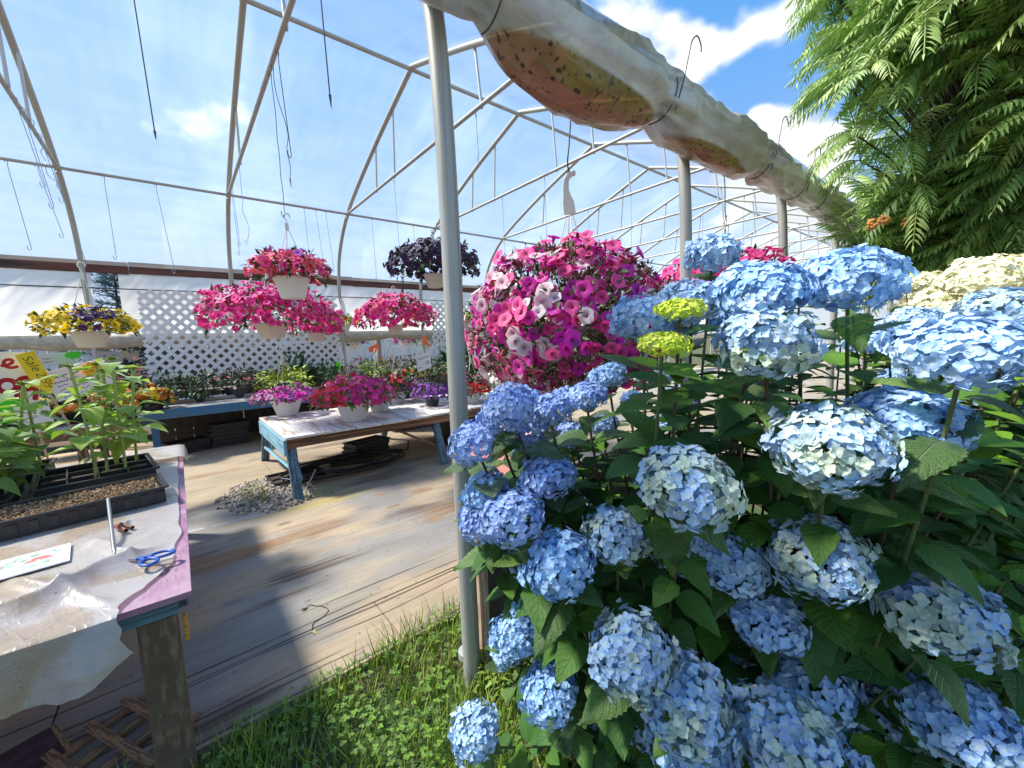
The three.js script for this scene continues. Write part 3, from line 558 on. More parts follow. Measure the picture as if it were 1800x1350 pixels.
// things lying on the floor under the near table
{
  const t = thing('lattice_offcut', 'broken brown wooden lattice piece on the floor beneath the work table', 'lattice', [-.36, .008, -2.10], .5); t.rotation.z = .06;
  for (let i = 0; i < 4; i++) { part('slat', rbox(.5, .012, .034, .002, 0, .008, -.18 + i * .11), M.latticeWood, t); part('slat', rbox(.034, .012, .46, .002, -.19 + i * .12, .0205, -.01), M.latticeWood, t); }
  const b = thing('painted_board', 'dark purple board lying on the floor beneath the work table', 'board', [-.78, .012, -2.25], .35); part('board', rbox(.55, .018, .22, .003), wood([.075, .03, .06], [.04, .02, .03], .4, 51), b); part('end_strip', rbox(.02, .022, .22, .003, .286, 0, 0), M.latticeWood, b);
}
// ---------- trays and hoses under the tables ----------
{
  const tr = (label, x, z, n, w, d, turn) => { for (let k = 0; k < n; k++) cellTray(n > 1 ? `${label}, ${WORD[k]} from the bottom` : label, x + .012 * ((k * 7) % 3 - 1), k * .062 + .002, z, w, d, .055, turn + .05 * ((k * 5) % 3 - 1), 4, 2, 'plant_tray', 'black trays stored under the benches'); };
  tr('black tray in the middle stack under the blue bench', .55, -8.2, 6, .54, .32, .1);
  tr('black tray in the right stack under the blue bench', 1.3, -8.3, 4, .5, .3, -.2);
  tr('black tray in the low left stack under the blue bench', -.02, -8.1, 3, .56, .32, .3);
  tr('flat black cell tray on gravel beneath the plank table', .98, -5.32, 1, .56, .42, .12);
  tr('black tray in the heap under the plank table', 2.0, -5.85, 3, .56, .34, .25);
  tr('tilted black tray beside the hose coils under the plank table', 1.72, -5.55, 1, .55, .36, -.3);
  const h = thing('hose_coil', 'coiled black drip hose on the floor under the plank table', 'hose', [1.55, .015, -5.25]); const R = rng(9), pts = []; for (let k = 0; k < 70; k++) { const a = k * .55, r = .33 + .10 * R() + .05 * Math.sin(k * .2); pts.push([Math.cos(a) * r * 1.7, .012 + .0011 * k + .012 * R(), Math.sin(a) * r * .85]); } part('coil', tube(pts, .012, 420, 6), M.black, h); part('end_fitting', bar([pts[69][0], .1, pts[69][2]], [pts[69][0] + .02, .22, pts[69][2]], .014, 8), M.black, h);
  const cr = thing('black_crate', 'tall black plastic crate under the plank table behind the post', 'crate', [3.35, 0, -5.45], .2);
  for (const [w, d, x, z] of [[.62, .02, 0, .26], [.62, .02, 0, -.26], [.02, .5, .3, 0], [.02, .5, -.3, 0]]) part('side', rbox(w, .44, d, .004, x, .22, z), M.black, cr); part('rim', [rbox(.66, .025, .03, .004, 0, .44, .27), rbox(.66, .025, .03, .004, 0, .44, -.27), rbox(.03, .025, .55, .004, .32, .44, 0), rbox(.03, .025, .55, .004, -.32, .44, 0)], M.blackPot, cr); for (let k = 0; k < 7; k++) part('rib', box(.03, .40, .014, -.27 + k * .09, .21, .275), M.blackPot, cr);
  const st = thing('broken_stake', 'short light wooden stake leaning on the gravel by the table leg', 'stake'); part('stake', limb([.88, .01, -4.62], [1.10, .17, -4.95], .014, .014), M.paleEdge, st); part('tip', limb([.877, .009, -4.615], [.87, .004, -4.6], .008, .008), M.rawWood, st);
}
// ---------- low board wall and boxes by the post ----------
{
  const t = thing('low_board_wall', 'low dark board wall with pale edge beside the galvanised post', 'wall', [1.0, 0, -1.50]);
  part('edge_post', rbox(.028, .92, .075, .004, -.005, .43, 0), M.paleEdge, t); part('cap', rbox(.10, .025, .085, .004, .02, .885, .0), M.greyBoard, t);
  for (let k = 0; k < 12; k++) part('board', rbox(.168, .87, .022, .003, .095 + k * .172, .42, (k % 2) * .004), M.darkBoard, t);
  part('bolt', [bar([-.08, .80, .02], [-.01, .80, .02], .008, 8), new THREE.CylinderGeometry(.016, .016, .014, 6).rotateZ(Math.PI / 2).translate(-.085, .80, .02)], M.wire, t);
  const b = thing('storage_box', 'salmon pink box standing behind the post and blue flowers', 'box', [1.72, 0, -2.15]); part('body', rbox(.40, .90, .5, .02, 0, .45, 0), M.salmon, b); part('lid', rbox(.44, .05, .54, .012, 0, .925, 0), std(col(.82, .42, .36), .5), b); part('band', rbox(.41, .03, .51, .006, 0, .2, 0), std(col(.7, .26, .22), .6), b);
}
// ---------- leaf shapes ----------
function leafGeo({ L = 1, W = .6, rows = 12, cols = 6, serr = 0, fold = .15, droop = .15, quilt = .0, tip = 1.3, base = .55, curl = 0 }) {
  const P = [], U = [], I = [];
  for (let j = 0; j <= rows; j++) {
    const t = j / rows, prof = Math.pow(Math.sin(Math.PI * Math.pow(t, base + .18)), .72) * Math.pow(1 - t, tip * .22) * 1.1, ser = serr && j > 0 && j < rows ? (j % 2 ? serr : -serr) : 0;
    for (let i = 0; i <= cols; i++) {
      const s = i / cols * 2 - 1, e = Math.abs(s) > .99 ? 1 + ser : 1, w = W / 2 * prof * e * s;
      const q = quilt * Math.abs(Math.sin((t * 7 - Math.abs(s) * 1.6) * Math.PI)) * Math.abs(s) * (1 - Math.abs(s) * .6) * 2;
      P.push(w, fold * Math.abs(w) - droop * t * t * L + q * W - curl * s * s * t * W * .4, t * L * (1 + (ser ? .012 : 0))); U.push(i / cols, t);
    }
  }
  for (let j = 0; j < rows; j++) for (let i = 0; i < cols; i++) { const a = j * (cols + 1) + i, b = a + cols + 1; I.push(a, b, a + 1, a + 1, b, b + 1); }
  const g = new THREE.BufferGeometry(); g.setAttribute('position', new THREE.Float32BufferAttribute(P, 3)); g.setAttribute('uv', new THREE.Float32BufferAttribute(U, 2)); g.setIndex(I); g.computeVertexNormals(); return g;
}
// veins: light midrib and side veins over mottled blade
const veinAt = (u, v) => { const s = Math.abs(u * 2 - 1), mid = smooth(.035, .008, s), ph = (v * 8 - s * 2.0), f = Math.abs(ph - Math.round(ph)), side = smooth(.11, .02, f) * smooth(1, .75, s); return Math.max(mid, side * .75); };
const tVein = tex(256, 512, (u, v) => { const n = fbm2(u * 14, v * 26, 4), f = fbm2(u * 60, v * 110, 2), w = veinAt(u, v), k = .70 + .45 * n + .25 * (f - .5); return [.66 * k + .62 * w, .82 * k + .38 * w, .58 * k + .34 * w]; });
const tVeinB = tex(256, 512, (u, v) => { const k = .55 - .45 * veinAt(u, v) + .25 * fbm2(u * 40, v * 70, 3); return [k, k, k]; }, { srgb: false });
const HLEAF = [{ droop: .10, fold: .12 }, { droop: .32, fold: .22, curl: .5 }, { droop: -.05, fold: .30 }, { droop: .5, fold: .10, curl: .3 }].map(o => leafGeo({ L: 1, W: .70, rows: 22, cols: 8, serr: .05, quilt: .03, tip: 1.1, base: .55, ...o }));
const hm = (r, g, b) => leafy(col(r, g, b), { map: tVein, bumpMap: tVeinB, bumpScale: .006, roughness: .55, transmission: .46 });
const HM = [hm(.070, .165, .018), hm(.105, .215, .016), hm(.155, .29, .014), hm(.052, .14, .028), hm(.22, .36, .014), hm(.048, .12, .018)];

// ---------- hydrangea flower heads ----------
const petal = (() => { const g = new THREE.BufferGeometry(), o = [[0, 0], [-.26, .16], [-.50, .46], [-.44, .76], [-.19, .98], [0, 1.10], [.19, .98], [.44, .76], [.50, .46], [.26, .16]], h = [0, .02, .12, .13, .04, -.06, .02, .10, .14, .02], P = [0, .02, .55], I = []; o.forEach(([x, z], i) => P.push(x, h[i], z)); for (let i = 0; i < 10; i++) I.push(0, 1 + i, 1 + (i + 1) % 10); g.setAttribute('position', new THREE.Float32BufferAttribute(P, 3)); g.setIndex(I); g.computeVertexNormals(); return g; })();
const HC = { // edge, centre, patch
  P: [[.29, .43, .80], [.60, .68, .80], [.42, .56, .83]], B: [[.29, .51, .82], [.52, .70, .80], [.42, .62, .84]],
  L: [[.36, .56, .84], [.60, .72, .72], [.50, .67, .82]], C: [[.36, .54, .79], [.56, .65, .50], [.57, .65, .43]],
  W: [[.86, .83, .60], [.84, .82, .5], [.88, .86, .66]], G: [[.62, .74, .04], [.55, .66, .03], [.68, .74, .12]], Y: [[.75, .70, .03], [.6, .6, .03], [.8, .75, .05]],
};
function headGeo(type, seed, n = 290, flat = .7, fl = .0132) { // unit: radius 0.1 m
  const R = rng(seed), A = { p: [], n: [], c: [] }, [E, C, T] = HC[type], P = petal.attributes.position, N = petal.attributes.normal, I = petal.index.array, m = new THREE.Matrix4(), v = V(0, 0, 0);
  const put = (dir, rad, size, dk) => {
    const wob = 1 + .30 * (fbm3(dir.x * 2 + seed, dir.y * 2, dir.z * 2, 2) - .5) * 2, pos = V(dir.x * rad * wob, dir.y * rad * flat * wob, dir.z * rad * wob);
    const nrm = V(dir.x, dir.y / flat, dir.z).normalize().add(unit(R).multiplyScalar(.46)).normalize(), ref = unit(R), pat = smooth(.50, .66, fbm3(dir.x * 1.7 + seed * 3.1, dir.y * 1.7, dir.z * 1.7 + 4, 3) + .10 * (R() - .5)), j = .84 + .3 * R();
    const X = ref.cross(nrm).normalize(), Z = nrm.clone().cross(X), hue = (R() - .5) * .06;
    for (let k = 0; k < 4; k++) {
      const a = k * Math.PI / 2 + (R() - .5) * .25, up = .04 + .46 * R(), f = X.clone().multiplyScalar(Math.cos(a)).addScaledVector(Z, Math.sin(a)).addScaledVector(nrm, up).normalize(), ps = size * (.85 + .3 * R());
      m.copy(basis(pos, f, nrm, ps));
      for (const id of I) {
        v.fromBufferAttribute(P, id).applyMatrix4(m); A.p.push(v.x, v.y, v.z); const z = P.getZ(id), w = smooth(.05, .5, z);
        const e = m.elements, a0 = N.getX(id), b0 = N.getY(id), c0 = N.getZ(id), nx = e[0] * a0 + e[4] * b0 + e[8] * c0, ny = e[1] * a0 + e[5] * b0 + e[9] * c0, nz = e[2] * a0 + e[6] * b0 + e[10] * c0, l = Math.hypot(nx, ny, nz); A.n.push(nx / l, ny / l, nz / l);
        for (let q = 0; q < 3; q++) A.c.push(clamp(lerp(C[q], lerp(E[q], T[q], pat * .75), w) * j + (q === 0 ? hue : 0), .01, .95));
      }
    }
  };
  for (let i = 0; i < n; i++) { const y = 1 - 1.62 * (i + .5) / n, a = i * 2.39996 + R() * .5, s = Math.sqrt(Math.max(0, 1 - y * y)); put(V(s * Math.cos(a), y, s * Math.sin(a)), .1 * (.88 + .17 * R()), fl * (.72 + .5 * R()), 0); }
  for (let i = 0; i < n * .5; i++) { const d = unit(R); if (d.y < -.55) d.y = -d.y; put(d, .083 * (.9 + .12 * R()), fl * .95, 1); }
  const g = new THREE.BufferGeometry(); g.setAttribute('position', new THREE.Float32BufferAttribute(A.p, 3)); g.setAttribute('normal', new THREE.Float32BufferAttribute(A.n, 3)); g.setAttribute('color', new THREE.Float32BufferAttribute(A.c, 3)); return g;
}
const HEADS = {}; let hs = 1; for (const t of 'PBLC') HEADS[t] = [0, 1, 2, 3].map(k => headGeo(t, 101 + 13 * hs++, 285 + 14 * k, [.64, .72, .58, .76][k]));
HEADS.F = [0, 1].map(k => headGeo(k ? 'C' : 'L', 371 + k, 320, .50, .0132)); HEADS.W = [0, 1].map(k => headGeo('W', 301 + k, 300, .5, .012)); HEADS.G = [0, 1].map(k => headGeo('G', 331 + k, 360, .40, .0095)); HEADS.Y = [headGeo('Y', 351, 200, .4, .013)];
M.head = new THREE.MeshPhysicalMaterial({ vertexColors: true, roughness: .75, transmission: .28, thickness: 0, side: THREE.DoubleSide });
M.stem = std(col(.10, .13, .045), .8); M.woody = std(col(.10, .065, .04), .9);

function hydrangea(label, heads, crowns, shoots, seed, nPart) {
  const t = thing('hydrangea_bush', label, 'bush'), R = rng(seed), rest = new Acc(), eye = V(0, 1.5, 0); let made = 0;
  const leafAt = (p, dir, up, L, mi, asPart) => {
    if (asPart && made < nPart) { const o = new THREE.Mesh(HLEAF[Math.floor(R() * 4)], HM[mi]); o.matrix.copy(basis(p, dir, up, L)); o.matrix.decompose(o.position, o.quaternion, o.scale); o.name = 'leaf'; t.add(o); made++; }
    else { const c = HM[mi].color; rest.add(HLEAF2[Math.floor(R() * 2)], basis(p, dir, up, L), [c.r * 1.0, c.g * 1.0, c.b * 1.0]); }
  };
  const all = [...heads.map(h => [...h]), ...shoots.map(s => [...s, 0])], stemsG = [];
  for (const [x, y, z, r, type] of all) {
    const top = V(x, y, z); let c = crowns[0], bd = 1e9; for (const q of crowns) { const d = Math.hypot(x - q[0], z - q[1]) + R() * .15; if (d < bd) { bd = d; c = q; } }
    const foot = V(c[0] + (R() - .5) * .25, -.03, c[1] + (R() - .5) * .25), out = V(x - foot.x, 0, z - foot.z), low = y < .35;
    const tilt = V(eye.x - x, 0, eye.z - z).normalize();
    const axis = V(0, 1, 0).addScaledVector(tilt, type === 'G' || type === 'F' ? .08 : .12 + .30 * R()).addScaledVector(out, .5).normalize();
    const neck = top.clone().addScaledVector(axis, -(r || 0) * .55), p1 = neck.clone().addScaledVector(axis, -.10), mid = V(lerp(foot.x, p1.x, .55), p1.y * .55, lerp(foot.z, p1.z, .55));
    const curve = new THREE.CatmullRomCurve3([foot, mid, p1, neck], false, 'centripetal');
    if (type) {
      const hgs = HEADS[type], o = new THREE.Mesh(hgs[Math.floor(R() * hgs.length)], M.head); o.position.copy(top); o.quaternion.setFromUnitVectors(V(0, 1, 0), axis); o.rotateY(R() * 6.28); o.scale.setScalar(r / .107); o.name = 'flower_head'; t.add(o);
      if (type === 'G' || type === 'Y') o.userData.label = 'yellow green unopened flower head'; else if (type === 'W') o.userData.label = 'cream flower head';
    }
    const sm = part('stem', new THREE.TubeGeometry(curve, 12, low ? .003 : .0042, 5), R() < .5 ? M.stem : M.woody, t);
    const len = curve.getLength(); let k = 0, a0 = R() * 6.28;
    for (let d = type ? .03 : .0; d < Math.min(len - .12, .62); d += .055 + .035 * R(), k++) {
      const p = curve.getPointAt(clamp(1 - d / len)), tg = curve.getTangentAt(clamp(1 - d / len)); a0 += Math.PI / 2 + (R() - .5) * .5;
      const X = V(0, 0, 1).cross(tg).normalize(), Z = tg.clone().cross(X);
      for (const s of [0, Math.PI]) {
        const a = a0 + s, side = X.clone().multiplyScalar(Math.cos(a)).addScaledVector(Z, Math.sin(a)), dir = side.clone().addScaledVector(tg, .55 - .25 * k * .3).add(V(0, -.10 - .12 * R(), 0)).normalize();
        const up = tg.clone().addScaledVector(side, -.2).add(V(0, .6, 0)).add(unit(R).multiplyScalar(.25)), L = (.080 + .055 * R()) * (k === 0 ? .78 : 1.08) * (type === 'W' ? .8 : 1);
        const bright = R(), mi = k < 2 ? (bright < .28 ? 2 : bright < .42 ? 4 : bright < .7 ? 1 : 0) : (bright < .5 ? 0 : bright < .8 ? 3 : bright < .9 ? 1 : 5);
        leafAt(p.clone().addScaledVector(side, .012), dir, up, L, mi, k < 2);
      }
    }
  }
  part('inner_foliage', rest.build(), M.fill, t, 'stuff');
  return t;
}
const HLEAF2 = [{ droop: .15, fold: .2 }, { droop: .4, fold: .12 }].map(o => leafGeo({ L: 1, W: .68, rows: 8, cols: 4, serr: .05, quilt: .02, tip: 1.1, base: .55, ...o }));
M.fill = new THREE.MeshStandardMaterial({ vertexColors: true, map: tVein, bumpMap: tVeinB, bumpScale: .004, roughness: .62, side: THREE.DoubleSide });
// ---------- hydrangea bushes: where each flower head stands, its radius and its colour ----------
const BLUE_HEADS = [[0.617,1.271,-0.929,0.073,'P'],[0.675,1.368,-0.844,0.075,'P'],[0.965,1.328,-1.106,0.062,'P'],[0.839,1.341,-0.86,0.068,'P'],[0.969,1.369,-0.827,0.065,'P'],[1.494,1.283,-1.016,0.051,'B'],[1.104,1.421,-0.847,0.062,'L'],[1.086,1.332,-1.014,0.062,'P'],[1.045,1.208,-0.973,0.062,'P'],[0.819,1.264,-0.93,0.065,'P'],[0.696,1.31,-0.934,0.069,'P'],[1.367,1.183,-1.076,0.062,'L'],[1.268,0.576,-0.498,0.075,'B'],[0.983,0.331,-0.789,0.071,'B'],[1.5,0.524,-0.193,0.09,'L'],[1.356,0.384,-0.176,0.097,'C'],[1.748,0.945,-0.223,0.077,'B'],[1.533,0.852,-0.694,0.064,'B'],[0.744,1.183,-0.776,0.075,'P'],[0.656,1.12,-0.94,0.07,'B'],[0.636,1.04,-0.938,0.071,'P'],[0.622,1.102,-0.783,0.081,'P'],[0.937,1.153,-1.052,0.062,'B'],[0.749,0.924,-0.881,0.07,'B'],[0.672,1.002,-0.673,0.086,'B'],[0.825,1.049,-0.609,0.083,'C'],[1.227,0.796,-1.015,0.063,'B'],[0.763,0.732,-0.881,0.071,'B'],[0.708,0.666,-0.899,0.073,'B'],[1.012,0.433,-1.07,0.064,'B'],[0.948,0.239,-1.268,0.064,'L'],[0.726,0.553,-0.775,0.081,'B'],[0.595,0.363,-0.972,0.078,'L'],[0.726,0.837,-0.501,0.096,'C'],[0.809,0.725,-0.417,0.098,'C'],[0.867,0.562,-0.424,0.099,'L'],[0.966,0.443,-0.591,0.084,'L'],[0.759,1.253,-0.395,0.094,'C'],[0.992,0.993,-0.531,0.081,'L'],[1.032,0.976,-0.416,0.089,'L'],[1.192,0.873,-0.412,0.083,'L'],[1.046,1.057,-0.239,0.098,'C'],[1.277,0.735,-0.557,0.07,'B'],[1.093,0.836,-0.349,0.094,'L'],[1.228,0.758,-0.311,0.092,'L'],[1.352,0.642,-0.515,0.071,'B'],[1.176,0.651,-0.281,0.1,'L'],[1.348,0.504,-0.254,0.093,'B'],[0.943,0.672,-0.267,0.1,'C'],[1.22,0.458,-0.248,0.1,'L'],[1.177,0.956,-0.058,0.1,'C'],[1.384,0.533,-0.124,0.1,'C'],[1.254,0.685,-0.02,0.1,'L'],[1.619,0.611,0.056,0.1,'L'],[1.402,0.558,0.051,0.1,'L'],[1.437,0.418,-0.065,0.1,'C'],[0.94,1.332,-0.21,0.097,'C'],[1.141,1.355,-0.129,0.099,'B'],[1.646,1.2,-0.287,0.076,'L'],[0.945,1.528,-0.323,0.095,'C'],[1.016,1.64,-0.356,0.096,'B'],[1.126,1.654,-0.23,0.098,'B'],[1.229,1.771,-0.565,0.075,'L'],[1.052,1.633,-0.536,0.081,'L'],[0.947,1.593,-0.616,0.079,'L'],[1.337,1.573,-0.721,0.063,'B'],[1.353,1.592,-0.561,0.069,'B'],[1.028,1.505,-0.046,0.1,'F'],[1.707,1.58,-0.007,0.1,'F'],[1.812,1.366,0.006,0.093,'P'],[2.103,1.518,-0.3,0.066,'B'],[2.37,1.333,-0.308,0.056,'B'],[1.952,1.563,-0.216,0.074,'L'],[1.95,1.456,-0.163,0.077,'L'],[1.603,1.375,-0.94,0.055,'C'],[1.454,1.227,-0.816,0.063,'C'],[1.589,1.522,-0.972,0.06,'L'],[1.45,1.31,-0.769,0.063,'B'],[1.119,0.77,-0.968,0.063,'B'],[1.921,1.498,-0.334,0.067,'B'],[1.278,0.854,-1.133,0.06,'B'],[0.843,1.603,-0.455,0.051,'G'],[0.789,1.531,-0.463,0.052,'G']];
const SHOOTS = [[2.01,1.388,-0.885,0],[1.424,0.155,-0.593,0],[2.954,1.19,-0.162,0],[1.901,1.343,-1.23,0],[1.408,0.751,-0.001,0],[1.338,0.624,-0.778,0],[1.383,0.707,0.048,0],[1.438,0.764,-0.246,0],[1.321,0.78,-1.175,0],[1.805,0.53,0.147,0],[1.214,0.209,-0.728,0],[1.709,0.571,0.086,0],[1.672,0.584,-0.677,0],[2.601,1.075,-0.432,0],[1.255,1.211,-0.417,0],[1.41,0.882,-1.183,0],[2.513,1.102,-0.404,0],[1.384,1.272,-0.089,0],[1.605,1.499,0.049,0],[1.331,0.231,-1.014,0],[1.695,1.608,-0.603,0],[1.872,0.337,0.119,0],[1.06,0.489,-0.426,0],[1.572,1.28,-0.024,0],[1.498,1.46,-0.559,0],[1.864,1.206,0.135,0],[1.245,1.266,-0.045,0],[1.641,1.327,-0.655,0],[2.45,1.383,-0.31,0],[1.397,1.312,-0.434,0],[0.992,0.499,-0.399,0],[1.455,0.909,-1.054,0],[2.019,1.186,-0.812,0],[1.685,1.005,0.004,0],[1.865,1.171,-1.295,0],[0.953,0.447,-0.722,0],[1.287,0.397,-0.258,0],[2.3,0.581,0.121,0],[1.665,0.983,-0.098,0],[2.292,1.11,0.119,0],[1.552,0.861,-0.02,0],[1.715,0.571,-0.436,0],[1.85,0.782,0.162,0],[2.263,1.437,0.064,0],[2.524,1.562,-0.349,0],[1.873,0.729,-0.275,0],[1.577,1.375,0.077,0],[2.112,1.462,0.03,0],[1.599,0.524,-0.022,0],[2.004,1.347,0.039,0],[1.195,0.313,-0.645,0],[1.606,0.804,-0.525,0],[1.499,0.312,-0.441,0],[1.893,1.661,-0.531,0],[2.151,1.508,-0.038,0],[1.266,0.492,-0.572,0],[1.483,0.446,-0.219,0],[1.482,0.261,-0.547,0],[1.268,0.524,-0.491,0],[1.625,1.414,0.025,0],[1.057,1.275,-0.321,0],[1.398,0.904,0.08,0],[1.591,0.628,-0.919,0],[1.615,1.002,-0.132,0],[1.052,0.396,-0.76,0],[1.611,0.354,-0.033,0],[1.684,0.777,-0.183,0],[2.438,0.857,0.124,0],[1.311,0.192,-0.772,0],[1.511,1.052,-0.261,0],[1.475,1.211,-0.066,0],[1.083,0.226,-1.097,0],[2.19,1.07,0.089,0],[1.4,0.64,-0.709,0],[1.055,0.493,-0.437,0],[2.521,0.998,-0.351,0],[2.015,0.476,0.177,0],[1.37,0.602,0.009,0],[1.699,0.891,-0.338,0],[2.128,0.513,0.167,0],[1.496,0.889,-0.079,0],[1.154,0.248,-0.686,0],[1.551,0.353,-0.262,0],[2.064,1.185,-1.204,0],[1.855,0.892,-0.796,0],[1.536,0.906,-0.973,0],[1.985,1.036,-0.345,0],[2.348,1.374,-0.408,0],[1.487,1.232,-0.277,0],[1.479,0.787,0.079,0],[1.195,0.5,-0.265,0],[1.576,1.426,-0.432,0],[2.596,1.151,0.225,0],[1.708,0.601,-0.14,0],[1.953,0.442,0.18,0],[1.484,0.67,-0.322,0],[1.422,0.972,-0.33,0],[1.73,1.014,0.018,0],[1.072,0.164,-1.006,0],[1.536,0.484,-0.672,0],[1.581,0.971,-0.866,0],[1.48,0.71,0.042,0],[1.727,0.893,-0.4,0],[1.855,0.21,-0.13,0],[1.409,0.261,-0.639,0],[2.592,1.466,-0.544,0],[2.022,1.204,0.088,0],[1.766,0.873,0.084,0],[2.809,1.099,-0.455,0],[2.898,0.967,-0.386,0],[1.942,1.095,-0.321,0],[1.976,0.358,0.115,0],[1.616,0.666,-0.195,0],[1.211,0.427,-0.295,0],[1.324,0.883,-0.313,0],[1.686,0.423,-0.022,0],[1.657,0.999,-0,0],[1.48,0.936,0.024,0],[0.689,1.026,-0.982,0],[1.332,0.226,-0.648,0],[1.703,1.251,-0.028,0],[1.976,1.61,-0.386,0],[2.468,0.388,0.242,0],[1.329,0.499,-0.801,0],[1.666,1.045,-0.154,0],[2.137,1.23,0.114,0],[1.836,0.419,-0.761,0],[1.171,0.762,-0.655,0],[1.563,1.615,-0.458,0],[1.029,0.383,-0.646,0],[3.264,1.488,-0.213,0],[1.824,0.982,0.072,0],[1.783,0.754,-0.937,0],[2.475,1.45,-0.016,0],[1.621,0.543,-0.985,0],[2.194,1.517,0.068,0],[1.049,0.511,-0.939,0],[2.748,1.301,-0.153,0],[1.113,0.249,-0.605,0],[0.994,0.433,-0.474,0],[1.301,0.523,-0.112,0],[1.868,0.695,0.105,0],[1.931,1.485,-0.013,0],[1.736,1.076,-0.434,0],[1.345,0.849,0.025,0],[1.471,0.546,-1.082,0],[1.669,1.151,-0.276,0],[1.413,0.501,-0.096,0],[0.989,0.426,-0.5,0],[1.933,0.574,0.017,0],[1.562,1.6,-0.482,0],[1.671,1.11,-0.138,0],[1.587,0.854,-0.74,0],[1.33,1.471,-0.492,0],[1.533,0.751,-0.03,0],[2.447,0.821,0.1,0],[1.852,1.363,-0.501,0],[1.793,0.688,-0.321,0],[1.124,0.765,-0.644,0],[1.32,0.593,-0.679,0],[1.969,0.355,0.193,0],[1.57,0.68,-0.839,0],[1.121,0.485,-0.534,0],[1.798,1.473,-0.609,0],[1.191,0.518,-0.201,0],[1.579,0.862,-0.127,0],[1.341,0.717,0.016,0],[1.866,0.61,0.153,0],[1.389,1.303,-0.347,0],[1.288,0.468,-0.402,0],[1.112,1.319,-0.37,0],[1.647,0.609,0.159,0],[1.69,1.685,-0.698,0],[1.376,0.749,0.044,0],[1.657,1.547,-0.644,0],[2.173,1.21,0.093,0],[1.586,0.72,0.144,0],[2.095,0.264,0.157,0],[1.528,0.698,-0.944,0],[1.761,0.869,-0.271,0],[2.741,1.551,-0.327,0],[1.258,1.296,-0.067,0],[1.369,0.639,-0.887,0],[2.935,1.543,-0.471,0],[1.228,0.178,-1.187,0]];
const CREAM_HEADS = [[3.794,1.81,-0.378,0.145,'W'],[2.88,1.756,-0.112,0.145,'W'],[3.26,1.671,-0.232,0.144,'W'],[3.243,1.795,-0.024,0.145,'W'],[4.472,1.932,-0.56,0.076,'Y'],[4.09,1.73,-0.202,0.145,'W'],[3.845,1.772,-0.056,0.145,'W'],[4.763,1.7,-0.549,0.121,'W'],[4.809,1.792,-0.525,0.121,'W']];
hydrangea('large blue mophead hydrangea filling the right foreground', BLUE_HEADS, [[1.25, -.75], [1.65, -.65], [1.45, -.35], [1.9, -.2], [2.3, -.5]], SHOOTS, 61, 300);
hydrangea('cream flowered hydrangea in sunlight behind the blue one', CREAM_HEADS, [[3.6, -.35], [4.5, -.4]], [[3.2, 1.5, -.3, 0], [3.6, 1.45, -.2, 0], [3.9, 1.5, -.5, 0], [4.3, 1.5, -.3, 0], [3.4, 1.3, .1, 0], [4.7, 1.5, -.6, 0]], 62, 60);

// ---------- sumac tree ----------
function frondGeo(seed, n = 12) {
  const R = rng(seed), A = new Acc(), lf = leafGeo({ L: 1, W: .20, rows: 3, cols: 2, fold: .30, droop: .3, base: .5 }), id = new THREE.Matrix4();
  const pt = (t) => V(.02 * Math.sin(t * 3 + seed), .10 * Math.sin(t * 1.6) - .42 * t * t, t);
  const pts = []; for (let k = 0; k <= 6; k++) pts.push(pt(k / 6));
  A.add(new THREE.TubeGeometry(new THREE.CatmullRomCurve3(pts), 6, .009, 3), id, [.9, .8, .5]);
  for (let k = 0; k <= n; k++) { const t = .16 + .84 * k / n, p = pt(t), L = .20 * Math.sin(Math.PI * (.22 + .66 * k / n)) + .06; for (const s of k === n ? [0] : [1, -1]) { const dir = V(s, -.45 - .35 * R(), .75 + .3 * R() + (s ? 0 : 3)).normalize(), c = .8 + .4 * R(); A.add(lf, basis(p, dir, V(s * .35, 1, .1).add(unit(R).multiplyScalar(.18)), L * (.9 + .2 * R())), [c, c, c]); } }
  return A.build();
}
